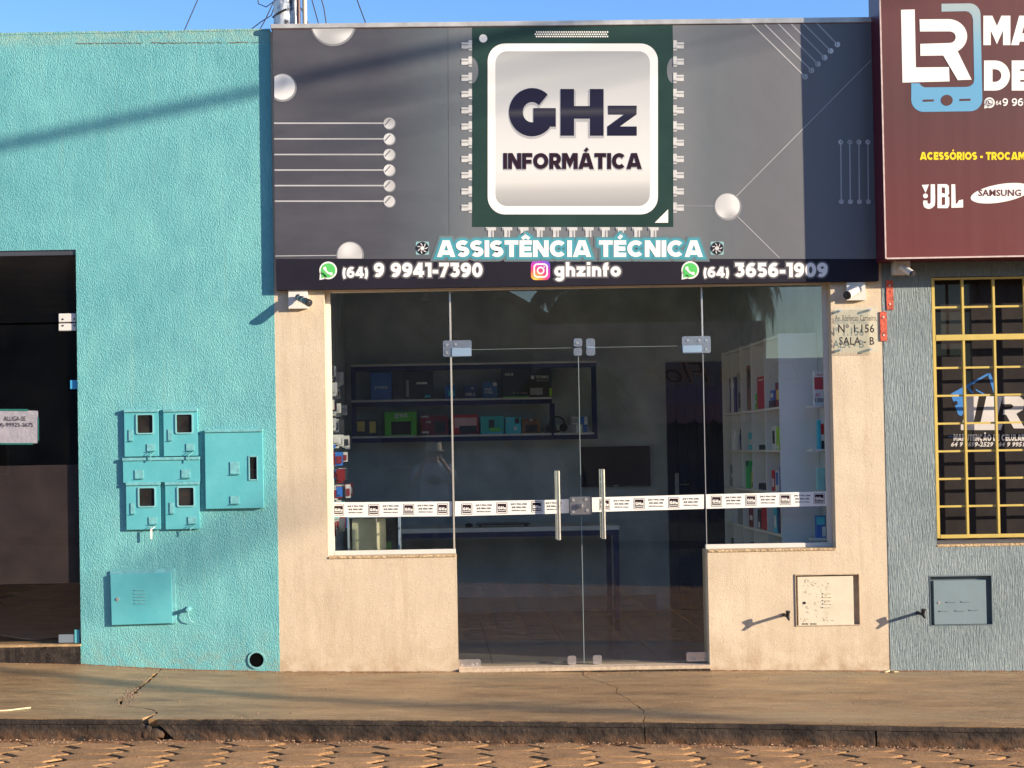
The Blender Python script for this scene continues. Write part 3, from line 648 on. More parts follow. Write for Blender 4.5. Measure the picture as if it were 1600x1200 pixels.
# kerb: rough dark blocks
kerb = bpy.data.objects.new('kerb', None); COL.objects.link(kerb); kerb['kind'] = 'structure'
def kerbstone(x0, x1, cutl=0, cutr=0, dense=.012):
    mb = MB(); nx = max(2, int((x1 - x0) / dense)); nz = 12
    for j in range(nz + 1):
        t = j / nz
        for i in range(nx + 1):
            s = i / nx; xa = x0 + cutl * t; xb_ = x1 + cutr * t; x = xa + (xb_ - xa) * s
            top = zk(x) - .028; bot = zk(x) - .125; z = top + (bot - top) * t
            y = KY - .002 - .008 * t + .006 * noise.noise(Vector((x * 9, z * 9, 1))) + .005 * noise.noise(Vector((x * 45, z * 45, 1)))
            if t > .7: y += .02 * max(0, noise.noise(Vector((x * 12, 5, 1)))) * (t - .7) / .3
            if j == 0: y = KY + .002 + .003 * noise.noise(Vector((x * 30, 0, 1)))
            mb.v.append((x, y, z))
    for j in range(nz):
        for i in range(nx):
            a = j * (nx + 1) + i; mb.f.append((a, a + nx + 1, a + nx + 2, a + 1))
    # close top, ends
    n = len(mb.v)
    for i in range(nx + 1): v = mb.v[i]; mb.v.append((v[0], KY + .12, v[2]))
    for i in range(nx): mb.f.append((i, i + 1, n + i + 1, n + i))
    m_ = len(mb.v)
    for c_ in (0, nx):
        for j in range(nz + 1): v = mb.v[j * (nx + 1) + c_]; mb.v.append((v[0], KY + .12, v[2]))
    for c_, base in ((0, m_), (nx, m_ + nz + 1)):
        for j in range(nz):
            a = j * (nx + 1) + c_; b = (j + 1) * (nx + 1) + c_
            f = (a, base + j, base + j + 1, b); mb.f.append(f if c_ == 0 else f[::-1])
    part('kerb_stone', mb, KERB, kerb)
xk = lambda u, v=1135: X(u, v, KY)
kerbstone(-16, -6, dense=.1); kerbstone(-6, xk(137), 0, 0); kerbstone(xk(138), xk(222), .0, .10); kerbstone(xk(248), xk(1006.5), .10, 0); kerbstone(xk(1008), xk(1366), 0, .004); kerbstone(xk(1369.5), 6.3); kerbstone(6.31, 16, dense=.1)
# slab lip over the kerb face is dark as well
mb = MB(); nx = 900
for i in range(nx + 1):
    x = -9 + i * .02
    for j, (dy, dz) in enumerate(((.006, -.003), (-.004, -.014), (-.006, -.031))):
        mb.v.append((x, KY - .001 + dy + (.003 if j else .0) * noise.noise(Vector((x * 22, j * 3, 4))), zk(x) + dz + (.002 * noise.noise(Vector((x * 30, j, 1))) if j == 0 else 0)))
for i in range(nx):
    for j in range(2): a = i * 3 + j; mb.f.append((a, a + 1, a + 4, a + 3))
xa_, xb_ = xk(222), xk(246)
mb.f = [f for f in mb.f if not (xa_ < mb.v[f[0]][0] < xb_)]
part('kerb_lip', mb, KERB, kerb)
# broken lump
mb = MB(); mb.ball((xk(243), KY + .02, zk(xk(243)) - .085), .034, 12, 8, (1.5, .8, 1.0)); mb.ball((xk(228), KY + .005, zk(xk(228)) - .075), .03, 12, 8, (1.0, .6, 1.2))
me = mb.mesh('kerb_chunk')
for v in me.vertices: v.co += v.normal * .013 * noise.noise(v.co * 38)
part('kerb_chunk', me, KERB, kerb)
mb = MB(); mb.box(xk(215), xk(285), KY + .06, KY + .13, zk(-1.8) - .14, zk(-1.8) - .032); part('cavity_back', mb, RUBBLE, kerb)
# dirt and grit that gathers along the gutter
mb = MB(); nx = 700; ny = 7
for j in range(ny + 1):
    for i in range(nx + 1):
        x = -6 + i * .0185; y = KY + .01 - j * .012
        h = max(0, .5 + 1.1 * noise.noise(Vector((x * 1.7, 0, 8))) + .7 * noise.noise(Vector((x * 13, y * 13, 8)))) * .022 * max(0, 1 - j / ny) ** 1.3
        mb.v.append((x, y, zroad(x) - .012 + h + .006 * noise.noise(Vector((x * 60, y * 60, 2)))))
for j in range(ny):
    for i in range(nx): a = j * (nx + 1) + i; mb.f.append((a, a + nx + 1, a + nx + 2, a + 1))
o = link('gutter_dirt', mb.mesh('gutter_dirt'), DIRT); o['kind'] = 'stuff'; o['label'] = 'red dirt lying in the gutter along the kerb'; o['category'] = 'dirt'
mb = MB()
for k in range(700):
    x = random.uniform(-3, 4); y = KY - .005 - abs(random.gauss(0, .06)); r = random.uniform(.0015, .005)
    mb.ball((x, y, zroad(x) + r * .4 + (.004 if y > KY - .05 else 0)), r, 5, 3, (1.3, 1, .7))
o = link('gravel', mb.mesh('gravel'), M('pale_grit', (.42, .28, .18), .9, .4, 50)); o['kind'] = 'stuff'; o['label'] = 'loose grit scattered on the paving beside the kerb'; o['category'] = 'gravel'
mb = MB(); nx = 560
for i in range(nx):
    x = -3.4 + i * .0135
    for y0, sgn in ((-.001, -1),):
        w1 = .012 + .03 * max(0, noise.noise(Vector((x * 2.2, 1, 5)))) + .012 * noise.noise(Vector((x * 17, 1, 5))); h = .004 + .004 * noise.noise(Vector((x * 23, 2, 5)))
        a = zb(x); mb.add([(x, y0, a + h), (x + .0137, y0, a + h), (x + .0137, y0 - w1, a - .001), (x, y0 - w1, a - .001)], [(3, 2, 1, 0)])
o = link('soil', mb.mesh('soil'), DIRT); o['kind'] = 'stuff'; o['label'] = 'thin line of red soil gathered at the foot of the walls'; o['category'] = 'soil'
mb = MB()
for k in range(420):
    x = random.uniform(-3, 4); y = random.choice((random.uniform(KY + .02, -.02), -abs(random.gauss(.01, .05)) - .01)); r = random.uniform(.0012, .0045)
    mb.ball((x, y, zpav(x, y) + r * .5), r, 5, 3, (random.uniform(1, 2.2), 1, .6))
o = link('pavement_grit', mb.mesh('pavement_grit'), M('brown_grit', (.30, .20, .12), .9, .5, 50)); o['kind'] = 'stuff'; o['label'] = 'small grit and crumbs scattered over the pavement'; o['category'] = 'grit'
# stick, straw and leaf
def groundtube(pts, r): return MB().tube([(g.x, g.y, g.z + (r if isinstance(r, float) else .005) * .9 + .003) for g in pts], r, 6)
solo('straw', groundtube([ground_pt(-20, 1113), ground_pt(10, 1112), ground_pt(35, 1109), ground_pt(48, 1107.5)], .004), M('straw_yellow', (.72, .58, .36), .7), 'pale dry straw lying on the pavement below the glass door to let', 'straw')
solo('dry_leaf', groundtube([ground_pt(1383, 1052), ground_pt(1391, 1050), ground_pt(1398, 1051.5), ground_pt(1405, 1051.5)], [.001 * k for k in (3, 8, 6, 2)]), M('dry_leaf_tan', (.62, .46, .26), .7), 'curled tan leaf at the foot of the joint between beige and grey walls', 'leaf')

# ------------------------------------------------------------------ walls with openings
def wall(name, xs, zs, holes, y0, y1, mat, parent=None):
    mb = MB(); nx = len(xs) - 1; nz = len(zs) - 1
    S = lambda i, j: 0 <= i < nx and 0 <= j < nz and (i, j) not in holes
    for i in range(nx):
        for j in range(nz):
            if not S(i, j): continue
            a, b, c, d = xs[i], xs[i + 1], zs[j], zs[j + 1]
            mb.add([(a, y0, c), (b, y0, c), (b, y0, d), (a, y0, d)], [(0, 1, 2, 3)]); mb.add([(a, y1, c), (b, y1, c), (b, y1, d), (a, y1, d)], [(3, 2, 1, 0)])
            if not S(i - 1, j): mb.add([(a, y0, c), (a, y1, c), (a, y1, d), (a, y0, d)], [(3, 2, 1, 0)])
            if not S(i + 1, j): mb.add([(b, y0, c), (b, y1, c), (b, y1, d), (b, y0, d)], [(0, 1, 2, 3)])
            if not S(i, j - 1): mb.add([(a, y0, c), (b, y0, c), (b, y1, c), (a, y1, c)], [(3, 2, 1, 0)])
            if not S(i, j + 1): mb.add([(a, y0, d), (b, y0, d), (b, y1, d), (a, y1, d)], [(0, 1, 2, 3)])
    me = mb.mesh(name, 0, False); bm = bmesh.new(); bm.from_mesh(me); bmesh.ops.remove_doubles(bm, verts=bm.verts[:], dist=1e-5)
    bmesh.ops.recalc_face_normals(bm, faces=bm.faces[:]); bm.to_mesh(me); bm.free(); return me
def cells(i0, i1, j0, j1): return {(i, j) for i in range(i0, i1) for j in range(j0, j1)}
XT = X(432, 700); XR = X(1385, 750); ZT = Z(420, 45)
# turquoise building
xd1 = X(122.5, 700); zdt = Z(60, 391); zdb = Z(60, 1008)
tb = thing('turquoise_building', 'turquoise stucco shop wall with a dark glass door to let', 'building', (-4, 0, zb(-3)))
me = wall('wall', [-9, -4.3, xd1, XT], [-.5, zdb, zdt, ZT], {(1, 1)}, 0, .2, TURQ)
part('wall', me, TURQ, tb, smooth=False)
mb = MB()
for i in range(90):   # lumpy parapet cap
    x0 = -5 + i * (XT + 5) / 90; x1 = -5 + (i + 1) * (XT + 5) / 90; f = lambda x: ZT + .002 + .008 * (1 - (x + 5) / (XT + 5)) + .007 * noise.noise(Vector((x * 7, 0, 1))) + .004 * noise.noise(Vector((x * 31, 0, 1)))
    mb.add([(x0, -.002, ZT - .01), (x1, -.002, ZT - .01), (x1, -.002, f(x1)), (x0, -.002, f(x0)), (x0, .2, ZT - .01), (x1, .2, ZT - .01), (x1, .2, f(x1)), (x0, .2, f(x0))], [(0, 1, 2, 3), (3, 2, 6, 7), (5, 4, 7, 6)])
part('parapet_cap', mb, TURQ, tb)
# the ragged lower edge of old mortar under the cap
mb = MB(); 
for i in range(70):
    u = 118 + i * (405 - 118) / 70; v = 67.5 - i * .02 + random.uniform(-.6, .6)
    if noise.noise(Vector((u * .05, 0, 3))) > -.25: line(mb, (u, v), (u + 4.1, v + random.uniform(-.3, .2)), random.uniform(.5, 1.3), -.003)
pr('cap_joint', mb, M('mortar_joint_brown', (.16, .13, .09), .9, .3, 30), tb)['kind'] = 'stuff'
mb = MB(); mb.box(-9, XT, .2, 7, ZT - .35, ZT - .2); part('roof', mb, M('fibre_cement', (.3, .3, .29), .8), tb)
# doorstep
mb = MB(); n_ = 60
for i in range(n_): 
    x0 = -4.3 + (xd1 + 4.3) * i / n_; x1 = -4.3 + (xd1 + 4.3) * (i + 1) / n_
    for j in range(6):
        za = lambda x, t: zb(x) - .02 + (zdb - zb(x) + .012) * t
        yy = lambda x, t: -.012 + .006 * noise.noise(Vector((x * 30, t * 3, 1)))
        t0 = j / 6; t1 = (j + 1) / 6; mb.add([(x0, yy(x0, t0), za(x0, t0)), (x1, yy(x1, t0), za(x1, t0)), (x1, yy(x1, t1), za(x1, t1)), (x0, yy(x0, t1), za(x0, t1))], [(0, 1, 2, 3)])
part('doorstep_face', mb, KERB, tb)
mb = MB(); mb.box(-4.3, xd1, -.016, .2, zdb - .012, zdb + .003); part('doorstep', mb, M('worn_ochre_step', (.40, .26, .13), .7, .3, 20), tb, .003)
# glass door of the turquoise shop
YG = .03
gd = thing('glass_door', 'dark glass door with a taped paper notice in the turquoise wall', 'door', (xd1 - .5, YG, zdb))
TG = m_glass('smoked_door_glass', (.84, .81, .80), 1.2)
part('transom_pane', MB().box(-4.29, xd1 - .004, YG, YG + .008, Z(60, 504, YG), zdt - .03), TG, gd)
dl = part('door_leaf', MB().box(-3.25, xd1 - .010, YG, YG + .008, zdb + .02, Z(60, 507, YG)), TG, gd)
part('fixed_pane', MB().box(-4.29, -3.258, YG, YG + .008, zdb + .01, Z(60, 507, YG)), TG, gd)
part('header_channel', MB().box(-4.29, xd1 - .001, YG - .02, YG + .03, zdt - .034, zdt), M('dark_aluminium', (.10, .10, .11), .4, .1, metal=.5), gd, .002)
r = rect(92, 490, 119.5, 503.5, YG); part('patch_fitting', MB().rbox(r, YG - .012, YG), WHITEPL, gd, .003)
r = rect(92, 505.5, 119.5, 517, YG); f_ = part('patch_fitting', MB().rbox(r, YG - .012, YG), WHITEPL, gd, .003)
mb = MB()
for u, v in ((99, 499), (117, 498.5), (99, 509), (117, 509)): p = P(u, v, YG); mb.cyl((p.x, YG - .015, p.z), (p.x, YG - .011, p.z), .006, n=10)
part('screws', mb, DARK, f_)
r = rect(110, 594, 121.5, 608, YG); part('strike_plate', MB().rbox(r, YG - .012, YG), M('cyan_plastic', (.06, .35, .60), .4), gd, .002)
r = rect(92, 991, 119, 1004, YG); part('floor_hinge', MB().rbox(r, YG - .012, YG), M('grey_hinge', (.25, .3, .34), .35, .1, metal=.4), gd, .002)
r = rect(117, 983, 125.5, 1004.5, YG); part('hinge_cap', MB().rbox(r, YG - .016, YG - .012), BOXT, gd, .002)
# paper notice
part('brown_film', MB().box(-3.24, xd1 - .012, YG + .0086, YG + .0096, Z(60, 912, YG), Z(60, 727, YG)), M('smudged_brown_film', (.058, .048, .048), .75, .25, 6), dl)
YP = YG + .014
pn = thing('paper_notice', 'white paper notice ALUGA-SE with green tape behind the dark glass door', 'notice', P(25, 693, YP))
mb = MB(); pts = [(-28, 640), (20, 640.5), (59.5, 642), (59.5, 668), (58.5, 692.5), (20, 693), (-28, 693)]
part('paper', facing(pxpoly(mb, pts, YP).mesh('paper', 0, False)), M('paper_white', (.74, .80, .92), .7, .06, 12, bd=.01, bs=12), pn)
mb = MB(); line(mb, (-25, 640.3), (44, 640.7), 3, YP - .002); line(mb, (-25, 693.5), (52, 693.5), 2.6, YP - .002); line(mb, (60, 652), (60.3, 689), 1.6, YP - .002); pr('green_tape', mb, M('green_tape', (.05, .38, .33), .4), pn)
TXG = M('grey_ink', (.12, .11, .12), .6)
pr('lettering', fine_text('ALUGA-SE', (6, 650.5, 40, 657.5), YP - .003, .005), TXG, pn)
pr('lettering', fine_text('(64)-99925-3675', (-8, 660.5, 52, 669), YP - .003, .005), TXG, pn)

# beige shop building
beige = thing('beige_shop_building', 'beige shop front around wide tinted windows and a glass double door', 'building', (.7, 0, zb(.7)))
xo0 = X(512, 800); xo1 = X(1302, 650); xdl = X(715, 950); xdr = X(1107.5, 950); ztop = Z(900, 442)
zsill = Z(610, 869); zth = Z(900, 1043)
rb = rect(1243, 896.5, 1343.5, 977.5)
XS = [XT, xo0, xdl, xdr, rb[0], xo1, rb[1], XR]; ZS = [-.5, zth, rb[2], rb[3], zsill, ztop, ZT - .02]
hl = cells(1, 5, 4, 5) | cells(2, 3, 1, 4) | {(4, 2), (5, 2)}
me = wall('wall', XS, ZS, hl, .003, .2, BEIGE); part('wall', me, BEIGE, beige, smooth=False)
mb = MB(); mb.box(XT, XR, .2, 3.6, 2.95, 3.05); part('roof', mb, M('fibre_cement', (.3, .3, .29), .8), beige)
rs = M('rough_sill_edge', (.46, .33, .19), .9, .45, 45, bd=.008, bs=60)
part('sill', MB().box(xo0, xdl - .002, -.004, .075, zsill - .012, zsill + .004), rs, beige, .003)
part('sill', MB().box(xdr + .002, xo1, -.004, .075, zsill - .012, zsill + .004), rs, beige, .003)
# threshold
part('threshold', MB().box(xdl - .0, xdr, -.02, .2, zth - .02, zth + .004), M('pale_granite', (.48, .37, .26), .6, .2, 40), beige, .003)
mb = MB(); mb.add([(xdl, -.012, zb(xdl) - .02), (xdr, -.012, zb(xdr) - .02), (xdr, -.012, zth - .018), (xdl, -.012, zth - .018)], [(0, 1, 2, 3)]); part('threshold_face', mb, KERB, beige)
YG = .10
# aluminium frame
zf = zsill + .004
part('window_frame', MB().box(xo0, xo0 + .034, .085, .125, zf, ztop).box(xo0 + .034, xdl - .004, .085, .125, zf, zf + .03), FROST, beige, .002, label='pale aluminium channel of the window beside the turquoise wall')
part('window_frame', MB().box(xo1 - .03, xo1, .085, .125, zf, ztop).box(xdr + .004, xo1 - .03, .085, .125, zf, zf + .03), FROST, beige, .002)
part('header_channel', MB().box(xo0 + .034, xo1 - .03, .07, .125, ztop - .028, ztop), FROST, beige, .002)

# ------------------------------------------------------------------ shop glazing
YG = .10
SAFE = M('safety_tape_white', (.78, .75, .69), .5, .03); TAPEK = M('tape_logo_dark', (.030, .016, .022), .5, .1, spec=.1); TAPEB = M('tape_logo_border', (.06, .055, .06), .5, spec=.1)
tape_top = lambda u: interp([(513, 785), (706, 783.5), (865, 781), (925, 777.3), (1100, 772.5), (1296, 767.8)], u)
tape_bot = lambda u: interp([(513, 808), (706, 806.6), (865, 802.7), (925, 800), (1100, 795), (1296, 790.3)], u)
def tape(parent, u0, u1, logos):
    Yt = YG - .0012; mb = MB(); n = 8
    for i in range(n):
        a = u0 + (u1 - u0) * i / n; b = u0 + (u1 - u0) * (i + 1) / n
        pxpoly(mb, [(a, tape_top(a)), (b, tape_top(b)), (b, tape_bot(b)), (a, tape_bot(a))], Yt)
    t = pr('safety_tape', mb, SAFE, parent)
    b1 = MB(); b2 = MB(); b3 = MB(); b4 = MB()
    for k, (u, v) in enumerate(logos):
        pxpoly(b1, rrect(u - 8.6, v - 8.6, u + 8.6, v + 8.6, 1.5, 3), Yt - .0006); pxpoly(b4, rrect(u - 7.8, v - 7.8, u + 7.8, v + 7.8, 1.2, 3), Yt - .0009)
        pxpoly(b2, rrect(u - 6.8, v - 6.6, u + 6.8, v + 6.4, .8, 2), Yt - .0012)
        lettering(b3, 'GH', .30, (u - 6.0, v - 2.6, u + 2.6, v + 2.2), Yt - .0016, sp=.1); lettering(b3, 'z', .3, (u + 3.2, v - 1.2 - 1, u + 6.2, v + 2.2), Yt - .0016)
        pxpoly(b3, [(u - 6, v + 3.6), (u + 6, v + 3.6), (u + 6, v + 4.5), (u - 6, v + 4.5)], Yt - .0016)
        uu = u + 26.5
        if uu + 13 < u1 + 1 and not (len(logos) - 1 == k and uu > u1 - 8):
            for (tx, a, b_, c_, o_) in (('(64) 9 9941-7390', -12.5, -7.5, -4.0, .045), ('(64) 3656-1909', -11, -2.6, 1.0, .05), ('ASSISTENCIA TECNICA', -11.5, 3.0, 4.9, .04)):
                q = fine_text(tx, (uu + a, v + b_, uu - a, v + c_), Yt - .0006, o_); b2.add(q.v, q.f)
    pr('logo_border', b1, TAPEB, t); pr('logo_gap', b4, SAFE, t); pr('tape_print', b2, TAPEK, t); pr('logo_lettering', b3, SAFE, t)
    return t
zt_l = Z(900, 543, YG)
def pane(name, label, x0, x1, z0, z1, cat='window'):
    o = thing(name, label, cat, ((x0 + x1) / 2, YG, z0)); part('glass', MB().box(x0, x1, YG, YG + .008, z0, z1), GLASS, o); return o
xg0 = X(707.5, 700, YG); xg1 = X(1101, 700, YG); xmid = X(908.5, 790, YG)
sw = pane('shop_window', 'tinted shop window with hanging accessories and small display case behind', xo0 + .02, xg0 - .003, zf + .018, ztop - .01)
tape(sw, 513, 706, [(529, 797), (584, 796.7), (638.5, 796), (691.5, 795.2)])
part('edge_profile', MB().box(xg0 - .008, xg0 + .004, YG - .012, YG + .014, Z(714, 945, YG), ztop - .028), M('bright_edge_metal', (.80, .74, .62), .28, .05, metal=.6), sw, .0015)
sw2 = pane('shop_window', 'tinted shop window with the tall white bookcase behind', xg1 + .003, xo1 - .015, zf + .018, ztop - .01)
tape(sw2, 1102.5, 1296, [(1119.5, 783.2), (1173.4, 781.8), (1227, 780.4), (1280, 779)])
part('edge_profile', MB().box(xg1 - .001, xg1 + .003, YG - .004, YG + .012, zf + .03, Z(1096, 552, YG)), ALU, sw2)
part('top_profile', MB().box(xg1 - .006, xg1 + .005, YG - .01, YG + .013, Z(1096, 527, YG), ztop - .028), ALU, sw2, .0015)
tp = pane('transom_window', 'tinted transom pane above the glass double door', xg0 + .005, xg1 - .003, zt_l + .004, ztop - .01)
zdf = zth + .012
dL = thing('glass_door', 'glass door leaf nearer the turquoise wall with tubular handle', 'door', ((xg0 + xmid) / 2, YG, zdf))
part('glass', MB().box(xg0 + .008, xmid - .002, YG, YG + .008, zdf, zt_l - .003), GLASS, dL)
dR = thing('glass_door', 'glass door leaf nearer the bookcase with tubular handle', 'door', ((xmid + xg1) / 2, YG, zdf))
part('glass', MB().box(xmid + .002, xg1 - .003, YG, YG + .008, zdf, zt_l - .003), GLASS, dR)
part('edge_strip', MB().box(xmid - .0035, xmid + .0005, YG - .002, YG + .01, zdf, zt_l - .003), M('glass_edge', (.22, .27, .27), .3), dL)
tape(dL, 711, 889, [(729.4, 795.4), (784.3, 793.7), (838.6, 792)]); tape(dR, 924, 1100, [(944.7, 788.4), (998.7, 787), (1052.7, 785.5)])
part('top_edge', MB().box(xg0 + .01, xmid - .004, YG - .001, YG + .009, zt_l - .0025, zt_l - .0005), M('glass_edge', (.22, .27, .27), .3), dL)
part('top_edge', MB().box(xmid + .003, xg1 - .003, YG - .001, YG + .009, zt_l - .0025, zt_l - .0005), M('glass_edge', (.22, .27, .27), .3), dR)
def fitting(parent, u0, v0, u1, v1, screws, inset=None, rr=3):
    c = P((u0 + u1) / 2, (v0 + v1) / 2, YG)
    pts = [(c.x + M1(a, YG), c.z - M1(b, YG)) for a, b in [(p[0] - (u0 + u1) / 2, p[1] - (v0 + v1) / 2) for p in rrect(u0, v0, u1, v1, rr, 4)]]
    o = part('patch_fitting', MB().prism(pts, YG - .014, YG + .022), STEEL, parent, .0015)
    mb = MB()
    for (u, v) in screws: p = P(u, v, YG); mb.cyl((p.x, YG - .018, p.z), (p.x, YG - .0135, p.z), .008, .006, 12)
    if screws: part('screws', mb, BRUSH, o)
    if inset:
        r = rect(*inset, YG); part('cover_plate', MB().rbox(r, YG - .019, YG - .0145), M('sky_tint_plate', (.42, .56, .70), .22, .05, metal=.5), o, .0015)  # blue of the reflected sky put into the plate colour
    return o
fitting(tp, 692, 532, 737, 557.5, [(698, 539), (698, 551), (711.5, 538)], (706, 544, 736, 557))
fitting(tp, 1065, 525.5, 1110, 552, [(1074, 532), (1092, 532), (1103, 532), (1103, 546)], (1066, 540, 1096, 551))
fitting(tp, 896, 529, 909.5, 542, [(902, 536)]); fitting(dL, 896, 544, 909, 556, []); fitting(dR, 915.5, 529, 929.5, 556, [], (916.5, 542, 928.5, 544), 4)
fitting(dL, 716.5, 1030, 751, 1043.5, [(722, 1039), (738, 1039), (745, 1037)]); fitting(dR, 1072, 1018.5, 1105.5, 1033, [(1079, 1028), (1084, 1029), (1101, 1028)])
fitting(dL, 886.5, 1024.5, 900, 1038, []); fitting(dR, 926, 1023.5, 940, 1037.5, [])
lk = thing('door_lock', 'polished box lock joining the two glass door leaves', 'lock', P(907, 803, YG))
r = rect(889.5, 776, 924.5, 804, YG); part('case', MB().rbox(r, YG - .032, YG - .002), STEEL, lk, .004)
p = P(907, 790, YG); part('keyhole', MB().cyl((p.x, YG - .045, p.z), (p.x, YG - .032, p.z), .014, .012), BRUSH, lk)
for u, v in ((895, 781), (915, 780), (895, 799), (917, 797)): q = P(u, v, YG); part('bolt_head', MB().cyl((q.x, YG - .036, q.z), (q.x, YG - .031, q.z), .010, .008), BRUSH, lk)
part('thumb_turn', MB().box(p.x - .006, p.x + .006, YG - .06, YG - .044, p.z - .02, p.z + .02), STEEL, lk, .003)
def handle(parent, u, v0, v1):
    c = P(u, (v0 + v1) / 2, YG - .055); h = M1(v1 - v0) / 2
    o = part('handle', MB().cyl((c.x, YG - .055, c.z - h), (c.x, YG - .055, c.z + h), .0135, n=20), STEEL, parent)
    part('inner_handle', MB().cyl((c.x, YG + .063, c.z - h), (c.x, YG + .063, c.z + h), .0135, n=20), STEEL, o)
    mb = MB()
    for k in (-.62, .62): mb.cyl((c.x, YG - .05, c.z + h * k), (c.x, YG + .06, c.z + h * k), .0065, n=10)
    part('standoffs', mb, BRUSH, o)
handle(dL, 872.5, 735.5, 844); handle(dR, 942.8, 733, 842)

# ------------------------------------------------------------------ grey signboard
YS = -.045
sg = thing('signboard', 'wide grey signboard with a processor chip drawing above the shop door', 'sign', (.7, 0, Z(900, 446, YS)))
TLc, TRc, BRc, BLc = P(426, 43, YS), P(1371, 33, YS), P(1373, 439, YS), P(432, 453.5, YS); BL2, BR2 = P(430.8, 404.5, YS), P(1373, 404.5, YS)
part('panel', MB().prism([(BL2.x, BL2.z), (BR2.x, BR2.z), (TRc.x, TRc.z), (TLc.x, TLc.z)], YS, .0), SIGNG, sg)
part('phone_band', MB().prism([(BLc.x, BLc.z), (BRc.x, BRc.z), (BR2.x, BR2.z), (BL2.x, BL2.z)], YS - .0005, .0), BAND, sg)
a, b, c_, d = P(423, 38, YS), P(1366, 27, YS), P(1366, 35, YS), P(423, 45, YS)
part('flashing', MB().prism([(d.x, d.z), (c_.x, c_.z), (b.x, b.z), (a.x, a.z)], YS - .010, .28), M('galvanised_flashing', (.48, .46, .43), .42, .2, 10, metal=.25), sg, .002)
mb = MB(); line(mb, (424, 45.5), (1368, 35), 1.2, YS - .002); pr('flashing_edge', mb, M('rusty_edge', (.20, .08, .06), .7, .4, 20), sg)
e_ = .0012
mb = MB(); line(mb, (700, 44), (702, 404), .5, YS - .0008); pr('seam', mb, M('seam_join', (.085, .092, .10), .6, .3, 30), sg)
# discs and lines
big = MB(); ringm = MB(); ln = MB(); nt_ = MB()
def clipu(pl, umin=None, vmin=None, vmax=None):
    def clp(pl, ax, s, lim):
        out = []
        for i in range(len(pl)):
            a = pl[i]; b = pl[(i + 1) % len(pl)]; ia = s * (a[ax] - lim) >= 0; ib = s * (b[ax] - lim) >= 0
            if ia: out.append(a)
            if ia != ib:
                t = (lim - a[ax]) / (b[ax] - a[ax]); q = [0, 0]; q[ax] = lim; q[1 - ax] = a[1 - ax] + (b[1 - ax] - a[1 - ax]) * t; out.append(tuple(q))
        return out
    if umin is not None: pl = clp(pl, 0, 1, umin)
    if vmin is not None: pl = clp(pl, 1, 1, vmin)
    if vmax is not None: pl = clp(pl, 1, -1, vmax)
    return pl
for (u, v, r_, kw) in ((520, 35.5, 34, dict(vmin=44)), (441, 136, 20.5, dict(umin=428.5)), (546.5, 398, 20, dict(vmax=404)), (1136.5, 322, 20, {})):
    pxpoly(ringm, clipu(circ(u + .6, v + 1, r_ + 1.6, 40), **kw), YS - e_); pxpoly(big, clipu(circ(u, v, r_ - .6, 40), **kw), YS - 2 * e_)
for v in (192.5, 217, 241.4, 265.7, 290, 314.3):
    line(ln, (428 + (v - 190) * .012, v), (600, v), 2.2, YS - e_); pxpoly(ringm, circ(608.6, v + .8, 9.6), YS - e_); pxpoly(big, circ(608, v, 8.8), YS - 2 * e_); line(nt_, (601.5, v + 3), (610, v - 6.5), 1.5, YS - 3 * e_)
line(ln, (430, 400), (526, 399), 1.2, YS - e_)
for (u0, v0, u1, v1) in ((1175, 38, 1258, 120), (1195, 38, 1268, 110), (1216, 37, 1278, 100), (1236, 37, 1288.5, 90), (1255, 36.5, 1298, 79.5), (1276, 36, 1308.5, 69.5)):
    line(ln, (u0, v0), (u1, v1), 2.0, YS - e_); pxpoly(big, circ(u1, v1, 4.4, 16), YS - 2 * e_); line(nt_, (u1 - 1.6, v1 - 3.6), (u1 - 1.2, v1 + 3), .9, YS - 3 * e_)
for u in (1313.7, 1327.8, 1342, 1356): 
    line(ln, (u, 222), (u + .8, 314), 2.0, YS - e_); pxpoly(big, circ(u, 222, 3.9, 16), YS - 2 * e_); pxpoly(big, circ(u + .8, 315, 3.9, 16), YS - 2 * e_); line(nt_, (u - 2, 223.6), (u + 2, 219.6), .9, YS - 3 * e_)
line(ln, (1150, 307), (1361, 94), 1.1, YS - e_); line(ln, (1151, 337), (1218, 403), 1.1, YS - e_)
mb = MB(); line(mb, (1067, 321.5), (1116, 322), 1.2, YS - e_); pr('print_line', mb, SILVD, sg)
pr_each('print_ring', ringm, SILVD, sg); pr_each('print_disc', big, SILV, sg); pr_each('print_line', ln, M('silver_line_print', (.42, .41, .41), .4), sg); pr_each('print_notch', nt_, M('notch_print', (.14, .13, .13), .4), sg)
